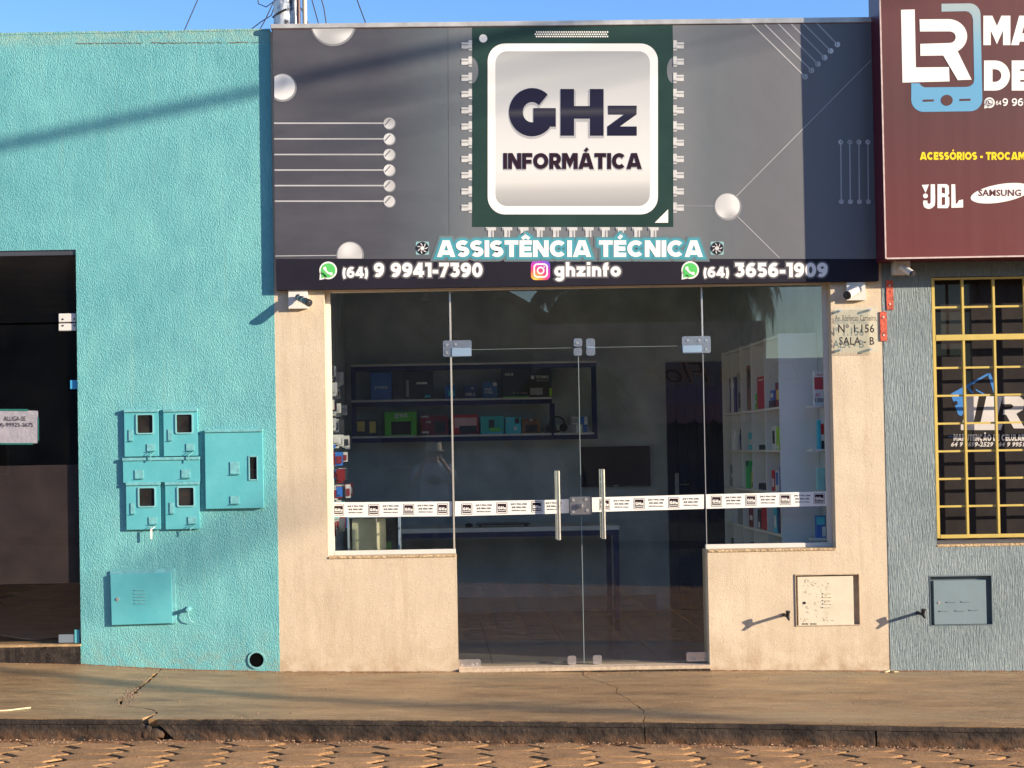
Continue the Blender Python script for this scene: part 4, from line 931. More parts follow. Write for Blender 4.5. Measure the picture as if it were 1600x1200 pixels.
# chip
mb = MB(); L_ = [(738, 42.5)]
notch = lambda s: [(738 + 0 if s < 0 else 1051, 0)]
pts = [(738, 41.5), (738, 90)] + [(738 + 10 * math.cos(R_(a)), 110 + 20 * math.sin(R_(a))) for a in range(-75, 76, 15)] + [(738, 130), (738, 354.5), (1052, 354.5), (1052, 130)] + \
      [(1052 - 10 * math.cos(R_(a)), 110 - 20 * math.sin(R_(a))) for a in range(-75, 76, 15)] + [(1052, 90), (1051, 38.5)]
pxpoly(mb, pts, YS - e_); pr('chip_print', mb, CHIPG, sg)
pin = MB(); pind = MB()
for k in range(11):
    v = 70.8 + k * 25.35
    for s, ue in ((-1, 738), (1, 1051.5)):
        lo, hi = sorted((ue + s * .5, ue + s * 6)); lo2, hi2 = sorted((ue + s * 6, ue + s * 17))
        pxpoly(pin, [(lo, v - 8), (hi, v - 8), (hi, v + 8), (lo, v + 8)], YS - 2 * e_); pxpoly(pin, [(lo2, v - 4.5), (hi2, v - 4.5), (hi2, v + 5), (lo2, v + 5)], YS - 2 * e_)
        pxpoly(pind, [(lo, v + 3.5), (hi, v + 3.5), (hi, v + 6), (lo, v + 6)], YS - 3 * e_); pxpoly(pind, [(lo2, v - 2), (hi2, v - 2), (hi2, v - .4), (lo2, v - .4)], YS - 3 * e_)
    u = 767 + k * 25.4
    pxpoly(pin, [(u - 8, 355), (u + 8, 355), (u + 8, 360), (u - 8, 360)], YS - 2 * e_); pxpoly(pin, [(u - 4.5, 360), (u + 4.5, 360), (u + 4.5, 370.5), (u - 4.5, 370.5)], YS - 2 * e_)
    pxpoly(pind, [(u + 1, 360), (u + 2.6, 360), (u + 2.6, 370.5), (u + 1, 370.5)], YS - 3 * e_); pxpoly(pind, [(u - 8, 356.5), (u - 5, 356.5), (u - 5, 360), (u - 8, 360)], YS - 3 * e_)
pr_each('pin_print', pin, M('pin_silver_print', (.55, .54, .52), .4, .1, 40), sg, 2); pr_each('pin_groove_print', pind, M('pin_groove_print', (.27, .27, .27), .4), sg, 2)
mb = MB(); pxpoly(mb, circ(755, 60, 6.4), YS - 2 * e_); pxpoly(mb, [(1044, 327), (1044, 348), (1023, 348)], YS - 2 * e_)
for r_ in range(3):
    for k in range(32):
        pxpoly(mb, circ(838.5 + k * 3.57 + (1.8 if r_ == 1 else 0) * (-1), 50 + r_ * 3.5, 1.35, 8), YS - 2 * e_)
band(mb, rrect(762, 68, 1028, 335, 27, 8), rrect(774, 80, 1015.5, 322, 18, 8), YS - 2 * e_); pr('chip_frame_print', mb, WHITE, sg)
mb = MB(); pxpoly(mb, rrect(774, 80, 1015.5, 322, 18, 8), YS - 1.8 * e_); pr('chip_plate_print', mb, CHIPF, sg)
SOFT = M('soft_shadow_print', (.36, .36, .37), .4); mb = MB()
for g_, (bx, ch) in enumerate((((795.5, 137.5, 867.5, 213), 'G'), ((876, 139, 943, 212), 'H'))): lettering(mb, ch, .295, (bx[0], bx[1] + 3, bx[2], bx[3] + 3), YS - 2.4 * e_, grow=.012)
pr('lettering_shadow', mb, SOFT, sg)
mb = MB(); lettering(mb, 'G', .29, (795.5, 137.5, 867.5, 213), YS - 3.2 * e_); pr('lettering', mb, NAVYP, sg, 'large dark letter G'); mb = MB(); lettering(mb, 'H', .27, (876, 139, 943, 212), YS - 3.2 * e_); pr('lettering', mb, NAVYP, sg, 'large dark letter H'); mb = MB()
z0, z1, zl, zr = 165, 212, 949.5, 995
for q in ([(zl + .5, z0), (zr, z0), (zr - .3, z0 + 14), (zl + 1, z0 + 14)], [(zl - .5, z1 - 14.5), (zr, z1 - 14.5), (zr, z1), (zl - .5, z1)], [(zr - 20, z0 + 13.8), (zr - .3, z0 + 13.8), (zl + 19, z1 - 14.3), (zl - .5, z1 - 14.3)]): pxpoly(mb, q, YS - 3.2 * e_)
pr('lettering', mb, NAVYP, sg, 'large dark letter z')
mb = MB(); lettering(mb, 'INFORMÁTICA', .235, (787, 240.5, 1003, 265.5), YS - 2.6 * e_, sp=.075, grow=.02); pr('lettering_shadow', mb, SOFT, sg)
mb = MB(); lettering(mb, 'INFORMÁTICA', .255, (786.5, 239, 1002.5, 264), YS - 3.4 * e_, sp=.075); pr('lettering', mb, M('plum_ink', (.026, .013, .022), .4, spec=.1), sg, 'dark word INFORMÁTICA')
# assistencia tecnica with cyan glow
for g_, mt, yy in ((.37, M('cyan_glow_print_d', (.145, .165, .172), .4), 1.2), (.30, M('cyan_glow_print_c', (.13, .19, .20), .4), 1.6), (.24, CYAN2, 2.0), (.17, CYAN, 2.5)):
    words('lettering_glow', 'ASSISTÊNCIA TÉCNICA', .26, (683, 375.5, 1098, 401.5), YS - yy * e_, mt, sg, sp=.055, grow=g_ * .75, step=.00005)
words('lettering', 'ASSISTÊNCIA TÉCNICA', .26, (683, 375.5, 1098, 401.5), YS - 3.8 * e_, WHITE, sg, ['white word ASSISTÊNCIA', 'white word TÉCNICA'], sp=.055)
YB = YS - .0005
for tx, bx, wt in (('(64)', (534, 417, 576, 434), .24), ('9 9941-7390', (584, 410.5, 754, 433), .25), ('ghzinfo', (866, 409.5, 970, 432), .235), ('(64)', (1098, 417, 1140, 433.5), .24), ('3656-1909', (1148, 410.5, 1293, 433), .25)):
    for g_, mt, yy in ((.13, M('glow_print_dark', (.075, .07, .08), .42), .8), (.065, GLOW, 1.5), (0, WHITE, 2.6)):
        words('lettering' if g_ == 0 else 'lettering_glow', tx, wt, bx, YB - yy * e_, mt, sg, sp=.07 if tx != 'ghzinfo' else .09, grow=g_)
def wa_icon(u, v, r_, Y, parent, m1, m2):
    mb = MB(); pxpoly(mb, circ(u, v, r_, 28), Y - e_); pxpoly(mb, [(u - r_ * .98, v + r_ * 1.08), (u - r_ * .92, v + r_ * .1), (u - r_ * .1, v + r_ * .9)], Y - e_); pr('icon_bubble', mb, m1, parent)
    mb = MB(); pxpoly(mb, circ(u, v, r_ * .82, 28), Y - 2 * e_); pxpoly(mb, [(u - r_ * .76, v + r_ * .86), (u - r_ * .72, v + r_ * .1), (u - r_ * .1, v + r_ * .72)], Y - 2 * e_); pr('icon_disc', mb, m2, parent)
    mb = MB(); pth = [(u - .42 * r_, v - .38 * r_), (u - .34 * r_, v - .05 * r_), (u - .1 * r_, v + .22 * r_), (u + .2 * r_, v + .4 * r_), (u + .48 * r_, v + .38 * r_)]
    for i, (a, b) in enumerate(zip(pth, pth[1:])): line(mb, a, b, r_ * (.34 if i in (0, 3) else .22), Y - (3 + .1 * i) * e_)
    pr('icon_handset', mb, m1, parent)
wa_icon(512.8, 422.5, 13.8, YB, sg, WHITE, GREEN); wa_icon(1078.5, 422, 13.8, YB, sg, WHITE, GREEN)
mb = MB(); pxpoly(mb, rrect(829.5, 407.5, 859.5, 437.5, 7), YB - e_); pr('icon_square', mb, INSTA, sg)
mb = MB(); band(mb, rrect(833.5, 411.5, 856, 434, 6), rrect(836, 414, 853.5, 431.5, 4), YB - 2 * e_); band(mb, circ(844.7, 422.7, 6, 24), circ(844.7, 422.7, 3.7, 24), YB - 2 * e_); pxpoly(mb, circ(850.3, 416.8, 1.2, 10), YB - 2 * e_); pr('icon_outline', mb, WHITE, sg)
for u in (660, 1120.5):
    mb = MB(); pxpoly(mb, rrect(u - 10.3, 377.5, u + 10.3, 398, 2), YS - e_); pr('fan_frame_print', mb, M('fan_teal_print', (.25, .42, .42), .4), sg)
    mb = MB(); pxpoly(mb, circ(u, 387.8, 10, 20), YS - 2 * e_); pr('fan_disc_print', mb, INK, sg)
    mb = MB(); pxpoly(mb, circ(u, 387.8, 3.3, 14), YS - 3 * e_)
    for k in range(7):
        t = R_(k * 360 / 7 + 90); line(mb, (u + 4.2 * math.cos(t), 387.8 - 4.2 * math.sin(t)), (u + 8.4 * math.cos(t + .35), 387.8 - 8.4 * math.sin(t + .35)), 1.4, YS - 3 * e_)
    pr('fan_blade_print', mb, SILV, sg)

# ------------------------------------------------------------------ grey building and maroon sign
gb = thing('grey_building', 'grey grooved shop wall with a yellow window grille under the maroon sign', 'building', (4, 0, zb(4)))
xw0 = X(1459, 640, 0); xw1 = xw0 + 1.45; zw0 = Z(1500, 851.5); zw1 = Z(1500, 433.5); rg = rect(1453, 898.5, 1550.5, 977)
XS = [XR, rg[0], xw0, rg[1], xw1, 9]; ZS = [-.6, rg[2], rg[3], zw0, zw1, ZT + .05]
me = wall('wall', XS, ZS, {(1, 1), (2, 1)} | cells(2, 4, 3, 4), 0, .2, GREY); part('wall', me, GREY, gb, smooth=False)
part('roof', MB().box(XR, 9, .2, 5, ZT - .3, ZT - .2), M('fibre_cement', (.3, .3, .29), .8), gb)
part('sill', MB().box(xw0, xw1, -.004, .10, zw0 - .012, zw0 + .004), rs, gb, .003)
part('window_frame', MB().box(xw0, xw1, .075, .11, zw0 + .004, zw0 + .026).box(xw0, xw0 + .025, .075, .11, zw0 + .026, zw1).box(xw1 - .025, xw1, .075, .11, zw0 + .026, zw1), ALU, gb, .002)
YW = .16
gw = thing('shop_window', 'black filmed window with phone repair logo behind the yellow grille', 'window', ((xw0 + xw1) / 2, YW, zw0))
fm = newmat('black_window_film')[0]; b_ = fm.node_tree.nodes['Principled BSDF']; fnt = fm.node_tree
fnt.links.new(ramp(fnt, noi(fnt, (1, 1, 1), 6, 6, .7), [(.3, (.016, .013, .013)), (.7, (.028, .023, .023))]), b_.inputs['Base Color']); b_.inputs['Roughness'].default_value = .6
b_.inputs['Specular IOR Level'].default_value = .1; b_.inputs['Coat Weight'].default_value = .35; b_.inputs['Coat Roughness'].default_value = .02
part('glass', MB().box(xw0, xw1, YW, YW + .008, zw0, zw1), fm, gw)
YF = YW - .001
WBL = M('film_print_white', (.55, .52, .50), .4); BLU = M('film_print_blue', (.06, .20, .50), .4)
pl = lambda pts: [((a) / 3.75 + 1380, (b) / 3.75 + 400) for a, b in pts]
mb = MB(); 
for q in ([(395, 808), (472, 765), (480, 775), (410, 815)], [(395, 808), (412, 812), (475, 915), (458, 938), (440, 930)], [(472, 765), (615, 685), (628, 690), (490, 772)], [(612, 690), (628, 686), (668, 785), (655, 830), (640, 780)], [(490, 772), (500, 766), (530, 800), (520, 808)], [(540, 778), (640, 832), (628, 836), (545, 788)], [(410, 815), (480, 775), (488, 800), (475, 912)]): pxpoly(mb, pl(q), YF)
pr('phone_print', mb, BLU, gw)
mb = MB(); pxpoly(mb, pl(circ(424, 862, 13, 14)), YF - .0008); pr('phone_button_print', mb, INK, gw)
mb = MB()
for q in ([(490, 822), (560, 822), (525, 1000), (455, 1020), (475, 930)], [(455, 985), (700, 985), (690, 1020), (455, 1020)], [(605, 822), (700, 822), (650, 1020), (560, 1020)], [(700, 822), (800, 822), (830, 850), (820, 900), (770, 930), (700, 930), (705, 900), (750, 895), (765, 880), (750, 868), (700, 868)], [(720, 930), (780, 925), (830, 1010), (765, 1010)]): pxpoly(mb, pl(q), YF - .0002 * len(mb.f))
pr('logo_print', mb, WBL, gw)
words('lettering', 'MANUTENÇÃO DE CELULAR', .26, (1490, 678.5, 1601, 689), YF - .0006, WBL, gw, sp=.09); pr('lettering', fine_text('64 9 9699-2529', (1486, 690.5, 1552, 698), YF - .0006, .035, .25), WBL, gw); pr('lettering', fine_text('64 9 9951-2529', (1560, 690.5, 1626, 698), YF - .0006, .035, .25), WBL, gw)
mb = MB(); line(mb, (1482, 682), (1489, 682), 1.2, YF - .0005); pr('print_line', mb, BLU, gw)
# things dimly seen: the pale curls of a cable behind; skipped where the film hides them
YR = .012
gr = thing('window_grille', 'yellow painted steel bar grille over the black window', 'grille', ((xw0 + xw1) / 2, YR, zw0))
fx0, fx1 = X(1458.5, 640, YR), X(1458.5, 640, YR) + 1.42; ztg = Z(1500, 434.5, YR); zbg = Z(1500, 838, YR)
t_ = .016
part('frame_bar', MB().box(fx0, fx0 + .022, YR - .012, YR + .016, zbg - .01, ztg + .01), YELM, gr, .002)
part('frame_bar', MB().box(fx1 - .022, fx1, YR - .012, YR + .016, zbg - .01, ztg + .01), YELM, gr, .002)
part('frame_bar', MB().box(fx0 + .022, fx1 - .022, YR - .012, YR + .016, ztg - .010, ztg + .010), YELM, gr, .002)
part('frame_bar', MB().box(fx0 + .022, fx1 - .022, YR - .012, YR + .016, zbg - .012, zbg + .012), YELM, gr, .002)
z2 = Z(1500, 527.5, YR); part('cross_rail', MB().box(fx0 + .022, fx1 - .022, YR - .012, YR + .016, z2 - .019, z2 + .019), YELM, gr, .002)
vx = [X(u, 640, YR) for u in (1507.5, 1556, 1604.5)]; st_ = vx[1] - vx[0]; vx += [vx[2] + st_ * k for k in range(1, 4)]
vx = [x for x in vx if x < fx1 - .06]
for x in vx:
    part('grille_bar', MB().box(x - .008, x + .008, YR - .010, YR + .010, zbg + .012, z2 - .019), YELM, gr, .0015); part('grille_bar', MB().box(x - .008, x + .008, YR - .010, YR + .010, z2 + .019, ztg - .01), YELM, gr, .0015)
hz = [Z(1500, v, YR) for v in (479.8, 574.5, 618, 661.5, 704.8, 748, 791)]
edges = [fx0 + .022] + vx + [fx1 - .022]
for z in hz:
    for a, b in zip(edges, edges[1:]):
        a2 = a + (.008 if a in vx else 0); b2 = b - (.008 if b in vx else 0)
        part('grille_bar', MB().box(a2, b2, YR + .011 - .008, YR + .016 + .004, z - .0065, z + .0065), YELM, gr)
# maroon sign
YM = -.25
ms = thing('signboard', 'maroon signboard of the phone repair shop with a white and blue monogram', 'sign', (3.6, 0, Z(1480, 402, YM)))
mx0 = X(1379, 200, YM); mzb = Z(1480, 402.5, YM); mzt = mzb + 2.3
part('panel', MB().box(mx0, 6.4, YM, YM + .01, mzb, mzt), MAROON, ms)
part('side', MB().box(mx0 + .001, mx0 + .012, YM + .01, .0, mzb, mzt), MAROONS, ms); part('underside', MB().box(mx0 + .012, 6.4, YM + .01, .0, mzb + .001, mzb + .01), MAROONS, ms)
part('edge_trim', MB().box(mx0 - .003, mx0 + .006, YM - .004, YM - .0002, mzb, mzt).box(mx0 + .006, 6.4, YM - .004, YM - .0002, mzb - .004, mzb + .006), M('pale_trim', (.55, .42, .38), .5, .2, 20), ms)
q7 = lambda pts: [(a / 6.316 + 1350, b / 6.316) for a, b in pts]
mb = MB(); pxpoly(mb, q7([(365, 97), (500, 93), (512, 665), (838, 662), (845, 803), (380, 815)]), YM - e_)
o1 = [(830 + 188 * math.cos(R_(a)), 358 - 170 * math.sin(R_(a))) for a in range(90, -61, -10)]; i1 = [(845 + 60 * math.cos(R_(a)), 367 - 57 * math.sin(R_(a))) for a in range(90, -91, -15)]
R1 = [(548, 190)] + o1 + [(1062, 786), (925, 791), (782, 548), (556, 551), (555, 433)] + i1[::-1] + [(552, 311)]
pxpoly(mb, q7(R1), YM - 1.8 * e_); pr('monogram_print', mb, WHITE, ms)
mb = MB()
outer = [(764, 37), (1040, 33)] + [(1040 + 110 * math.cos(R_(a)), 145 - 112 * math.sin(R_(a))) for a in range(80, -1, -10)] + [(1168, 980)] + [(1045 + 122 * math.cos(R_(a)), 980 + 118 * math.sin(R_(a))) for a in range(10, 91, 10)] + [(590, 1104)] + [(590 - 124 * math.sin(R_(a)), 982 + 122 * math.cos(R_(a))) for a in range(10, 91, 10)] + [(467, 822), (545, 822)] + \
        [(545 + 8, 830), (570, 850), (600, 862)] + [(1010, 858), (1050, 850), (1080, 822), (1088, 780)] + [(1076, 190), (1062, 145), (1030, 115), (1000, 110)] + [(765, 115)]
pxpoly(mb, q7(outer), YM - .8 * e_); pr('phone_print', mb, PHONE, ms)
mb = MB(); pxpoly(mb, q7([(582, 983), (690, 980), (690, 1000), (582, 1003)]), YM - 2 * e_); pxpoly(mb, q7([(945, 976), (1052, 973), (1052, 993), (945, 996)]), YM - 2 * e_)
pxpoly(mb, [(a / 6.316 + 1350, b / 6.316) for a, b in [(818 + 58 * math.cos(R_(t)), 989 + 54 * math.sin(R_(t))) for t in range(0, 360, 15)]], YM - 2 * e_); pr('phone_button_print', mb, MAROON, ms)
words('lettering', 'MA', .28, (1536.5, 24.5, 1621, 70.5), YM - e_, WHITE, ms, sp=.04); words('lettering', 'DE', .29, (1537.5, 94.5, 1612, 141.5), YM - e_, WHITE, ms, sp=.06)
wa_icon(1546, 160.5, 8.3, YM, ms, WHITE, WHITE); mb = MB(); band(mb, circ(1546.5, 160.3, 5.6, 20), circ(1546.5, 160.3, 4.7, 20), YM - 4 * e_); line(mb, (1544, 157.5), (1545.5, 161.5), 1.6, YM - 4 * e_); line(mb, (1545.5, 161.5), (1549.5, 163), 1.6, YM - 4.2 * e_); pr('icon_outline', mb, MAROON, ms)
words('lettering', '64', .17, (1556, 157.5, 1564.5, 164), YM - e_, WHITE, ms); words('lettering', '9 9699-2529', .17, (1566.5, 153.5, 1660, 165.5), YM - e_, WHITE, ms, sp=.1)
words('lettering', 'ACESSÓRIOS - TROCAM', .27, (1437.5, 237.5, 1602, 249.8), YM - e_, YEL, ms, sp=.06)
q8 = lambda pts: [(a / 4.8 + 1350, b / 4.8 + 190) for a, b in pts]
mb = MB()
for q in ([(433, 475), (487, 472), (462, 534)], [(500, 470), (532, 470), (534, 600), (530, 630), (510, 648), (490, 655), (470, 652), (450, 640), (443, 615), (445, 592), (475, 592), (476, 612), (490, 618), (500, 608)],
          [(655, 470), (684, 470), (688, 620), (700, 610), (712, 590), (743, 584), (744, 644), (655, 647)]): pxpoly(mb, q8(q), YM - e_)
pxpoly(mb, q8([(461 + 18 * math.cos(R_(t)), 557 + 18 * math.sin(R_(t))) for t in range(0, 360, 20)]), YM - e_)
for q in ([(551, 469), (583, 469), (583, 649), (551, 649)], [(583, 469), (620, 469), (636, 482), (583, 492)], [(583, 492), (636, 482), (638, 540), (608, 540), (608, 496)], [(583, 545), (583, 536), (608, 540), (638, 540), (628, 556), (608, 566), (583, 566)], [(608, 566), (628, 556), (640, 570), (640, 630), (608, 622)], [(583, 628), (608, 622), (640, 630), (626, 649), (583, 649)]): pxpoly(mb, q8(q), YM - e_)
pr('brand_logo_print', mb, WHITE, ms); mb = MB(); cx, cy = 1015 + 10, 537; pxpoly(mb, q8([(cx + 228 * math.cos(R_(t)) * math.cos(.17) + 68 * math.sin(R_(t)) * math.sin(.17), cy - 228 * math.cos(R_(t)) * math.sin(.17) + 68 * math.sin(R_(t)) * math.cos(.17)) for t in range(0, 360, 8)]), YM - e_)
pr('brand_logo_print', mb, WHITE, ms)
mb = MB(); q = fine_text('SAMSUNG', (1529, 296, 1595.5, 306.5), YM - 2 * e_, .02); mb.add(q.v, q.f); pr('lettering', mb, MAROON, ms)

# ------------------------------------------------------------------ orange steel straps
for (a, b, lab) in (((1384.5, 438), (1395.5, 484.5), 'upper orange painted strap on the grey wall below the maroon sign'), ((1375, 487), (1385.5, 533), 'lower orange painted strap beside the acrylic address plate')):
    o = thing('wall_strap', lab, 'strap', P((a[0] + b[0]) / 2, b[1], 0), 'orange straps at the wall joint'); r = rect(a[0], a[1], b[0], b[1], 0)
    part('plate', MB().rbox(r, -.005, .001), ORANGE, o, .001); mb = MB()
    for k in (.2, .82): z = r[2] + (r[3] - r[2]) * k; mb.cyl(((r[0] + r[1]) / 2, -.008, z), ((r[0] + r[1]) / 2, -.004, z), .006, n=10)
    part('screws', mb, WHITEPL, o)

# ------------------------------------------------------------------ meter boxes
GRPM = 'turquoise electricity meter boxes'
def hasp(parent, u, v, w_, h_, Y, name='latch'):
    r = rect(u - w_ / 2, v - h_ / 2, u + w_ / 2, v + h_ / 2, Y); o = part(name, MB().rbox(r, Y - .0055, Y), BOXTC, parent, .0015)
    part('latch_loop', MB().box(r[0] + .003, r[1] + .002, Y - .013, Y, r[2] - .004, r[2] - .001), BOXT, o, .0008); return o
def meterbox(u0, v0, u1, v1, lab):
    Y = -.022; r = rect(u0, v0 + 5, u1, v1, 0); o = thing('meter_box', lab, 'meter box', ((r[0] + r[1]) / 2, 0, r[2]), GRPM)
    a = rect(u0 + 17, v0 + 7.5, u0 + 45, v0 + 39.5, Y); bx = (a[0] + .008, a[1] - .008, a[2] + .008, a[3] - .008)
    # cover with a window hole
    xs = [r[0], bx[0], bx[1], r[1]]; zs = [r[2], bx[2], bx[3], r[3]]
    part('cover', wall('cover', xs, zs, {(1, 1)}, Y, .001, BOXT), BOXT, o, smooth=False)
    part('hood', MB().box(r[0] - .002, r[1] + .002, Y - .009, .001, r[3] - .001, r[3] + .019), BOXTC, o, .002)
    fr = MB(); c = ((a[0] + a[1]) / 2, (a[2] + a[3]) / 2)
    def rr3(x0, x1, z0, z1, rad, n=4):
        out = []
        for cx, cz, s in ((x1 - rad, z1 - rad, 0), (x0 + rad, z1 - rad, 90), (x0 + rad, z0 + rad, 180), (x1 - rad, z0 + rad, 270)):
            out += [(cx + rad * math.cos(R_(s + 90 * k / n)), cz + rad * math.sin(R_(s + 90 * k / n))) for k in range(n + 1)]
        return out
    po = rr3(*a, .012); pi_ = rr3(a[0] + .0085, a[1] - .0085, a[2] + .0085, a[3] - .0085, .009); n = len(po)
    vs = [(x, Y - .006, z) for x, z in po] + [(x, Y - .006, z) for x, z in pi_] + [(x, Y, z) for x, z in po] + [(x, Y + .002, z) for x, z in pi_]; fs = []
    for i in range(n):
        j = (i + 1) % n; fs += [(i, j, n + j, n + i), (j, i, 2 * n + i, 2 * n + j), (n + i, n + j, 3 * n + j, 3 * n + i)]
    fr.add(vs, fs); part('window_frame', fr, M('turquoise_frame_pale', (.20, .46, .48), .4), o)
    part('window_pane', MB().box(bx[0], bx[1], Y + .004, Y + .006, bx[2], bx[3]), BOXGLASS, o)
    part('box_inside', MB().box(bx[0], bx[1], -.001, .0005, bx[2], bx[3]), M('meter_inside', (.035, .024, .022), .6, .4, 30), o)
    part('meter_display', MB().box(bx[0] + .03, bx[0] + .055, -.0052, -.0046, bx[3] - .05, bx[3] - .04), M('red_led_face', (.35, .04, .03), .4), o); part('meter', MB().box(bx[0] + .012, bx[1] - .006, -.0045, -.001, bx[2] + .008, bx[3] - .03), M('meter_face', (.075, .06, .06), .5, .3, 40), o)
    hasp(o, u0 + 9, v0 + 41, 7, 17, Y); hasp(o, u0 + 40.5, v0 + 60, 13, 11, Y); return o
m1 = meterbox(195.5, 639, 248.5, 713, 'meter box with window, upper row nearer the glass door')
pA = P(222, 676, 0)
for (u, v, lab) in ((283.2, 675.3, 'meter box with window, upper row beside the large cabinet'), (225, 790, 'meter box with window and pale seal tag, lower row nearer the glass door'), (286, 789.3, 'meter box with window, lower row beneath the large cabinet corner')):
    q = P(u, v, 0); copy_tree(m1, (q.x - pA.x, 0, q.z - pA.z), lab)
r = rect(193, 719, 313, 753.5, 0); o = thing('cable_box', 'long flat turquoise box between the two rows of meter boxes', 'box', ((r[0] + r[1]) / 2, 0, r[2]))
part('cover', MB().rbox(r, -.022, .001), BOXT, o, .002); part('hood', MB().box(r[0] - .002, r[1] + .002, -.030, .001, r[3] - .001, r[3] + .019), BOXTC, o, .002)
hasp(o, 217.5, 741, 14, 13, -.022); hasp(o, 290.5, 740, 14, 13, -.022)
r = rect(322, 675, 411.5, 794, 0); o = thing('meter_cabinet', 'large turquoise cabinet with a narrow window beside the meter boxes', 'cabinet', ((r[0] + r[1]) / 2, 0, r[2]))
Y = -.030; a = rect(388, 712, 403, 751, Y); bx = (a[0] + .009, a[1] - .009, a[2] + .009, a[3] - .009)
part('cover', wall('cover', [r[0], bx[0], bx[1], r[1]], [r[2], bx[2], bx[3], r[3]], {(1, 1)}, Y, .001, BOXT), BOXT, o, smooth=False)
part('hood', MB().box(r[0] - .002, r[1] + .002, Y - .009, .001, r[3] - .001, r[3] + .017), BOXTC, o, .002)
mb = MB(); mb.box(a[0], bx[0], Y - .005, Y, a[2], a[3]).box(bx[1], a[1], Y - .005, Y, a[2], a[3]).box(bx[0], bx[1], Y - .005, Y, a[2], bx[2]).box(bx[0], bx[1], Y - .005, Y, bx[3], a[3])
part('window_frame', mb, M('turquoise_frame_pale', (.20, .46, .48), .4), o, .002); part('window_pane', MB().box(bx[0], bx[1], Y + .005, Y + .007, bx[2], bx[3]), BOXGLASS, o)
part('box_inside', MB().box(bx[0], bx[1], -.002, .0005, bx[2], bx[3]), M('rusty_inside', (.12, .07, .04), .7, .5, 30), o)
hasp(o, 367, 731, 15, 19, Y); hasp(o, 367, 781, 14, 12, Y)
# seal tags and wires
def tag_(u, v, lab, mat, L=10, lean=0, wd=.008):
    p = P(u, v, -.035); mb = MB(); z = p.z
    mb.box(p.x - wd / 2 + lean, p.x + wd / 2 + lean, -.044, -.040, z - M1(L), z - .008); mb.tube([(p.x - .02, -.026, z + .002), (p.x, -.044, z), (p.x + lean, -.042, z - .012), (p.x + .02, -.026, z + .004)], .0022, 6)
    solo('seal_tag', mb, mat, lab, 'seal tag', .001, 'wire seal tags under the meter latches')
tag_(235.5, 708, 'wire seal tag under the latch of the upper meter box nearer the door', BOXTC, 12, 0, .006); tag_(296.5, 708, 'wire seal tag under the latch of the upper meter box beside the cabinet', BOXTC, 13, -.006, .005)
tag_(237, 824, 'pale plastic seal tag hanging below the lower meter box nearer the door', M('pale_tag', (.75, .72, .66), .5), 18, -.002, .012); tag_(298, 823, 'wire seal tag under the lower meter box beneath the cabinet', BOXTC, 10, 0, .006)
# telephone box low on the turquoise wall
r = rect(174.5, 896, 269.5, 974.5, 0); tt = thing('telephone_box', 'turquoise louvred box low on the turquoise wall', 'box', ((r[0] + r[1]) / 2, 0, r[2]))
def tiltm(me, ang, c):
    me.transform(Matrix.Translation(c) @ Matrix.Rotation(ang, 4, 'Y') @ Matrix.Translation(-c)); return me
cc = Vector(((r[0] + r[1]) / 2, 0, (r[2] + r[3]) / 2)); TA = -R_(.9)
part('frame', tiltm(MB().box(r[0] - .004, r[1] + .022, -.012, .001, r[2] - .006, r[3] + .024).mesh('frame', .002), TA, cc), BOXTC, tt)
part('door', tiltm(MB().rbox(r, -.024, -.0122).mesh('door', .002), TA, cc), BOXT, tt)
mb = MB(); p = P(219, 932, -.02)
for k in range(5): z = p.z + .042 - k * .0215; mb.box(p.x - .037, p.x + .037, -.029, -.024, z - .003, z + .003)
part('louvre', tiltm(mb.mesh('louvre', .0015), TA, cc), BOXTC, tt)
p = P(184, 936, -.02); part('lock', MB().cyl((p.x, -.029, p.z), (p.x, -.024, p.z), .011, .010).cyl((p.x, -.0295, p.z), (p.x, -.0285, p.z), .004), BRUSH, tt)
# taps / stubs
def stub(u, v, lab, mat, kind):
    p = P(u, v, -.02); o = thing('wall_spigot', lab, 'spigot', (p.x, 0, p.z))
    part('flange', MB().cyl((p.x, -.012, p.z), (p.x, .002, p.z), .019 if kind else .012, n=16), mat, o, .002)
    if kind == 1:
        part('pipe', MB().cyl((p.x, -.066, p.z), (p.x, -.010, p.z), .013, n=14), mat, o, .002); part('cord', MB().tube([(p.x, -.03, p.z - .008), (p.x + .002, -.035, p.z - .04), (p.x + .012, -.03, p.z - .07), (p.x + .03, -.02, p.z - .088)], .0035, 6), BOXTC, o)
    else:
        part('pipe', MB().cyl((p.x, -.095, p.z), (p.x, .002, p.z), .010, n=14), mat, o, .001)
        part('spout', MB().tube([(p.x, -.092, p.z), (p.x + .001, -.100, p.z + .004), (p.x + .002, -.108, p.z + .034)], [.009, .011, .015], 12), mat, o); part('lip', MB().cyl((p.x + .002, -.100, p.z - .002), (p.x + .004, -.122, p.z - .022), .012, .006, 10), mat, o, .001)
RUB = M('black_rubber', (.018, .014, .014), .6)
stub(294.5, 952, 'turquoise pipe stub with a cord beside the low turquoise box', BOXTC, 1)
stub(1226, 961, 'black spigot on the beige wall casting a long shadow', RUB, 0); stub(1436, 958, 'black spigot on the grey wall beside the grey box', RUB, 0)
# drain
p = P(401, 1031, 0); o = thing('drain_pipe', 'round drain pipe opening at the foot of the turquoise wall', 'drain', (p.x, 0, p.z - .06))
part('collar', MB().ring((p.x, p.z), .058, .047, -.008, .001), M('chipped_turquoise', (.16, .38, .38), .7, .3, 40, bd=.004, bs=50), o); part('bore', MB().ring((p.x, p.z), .049, .044, -.006, -.001), DARK, o)
part('hole_shade_disc', MB().cyl((p.x, -.0015, p.z), (p.x, -.0005, p.z), .046, n=28), BLACK, o)  # flat black disc, the darkness inside the hole put into its colour
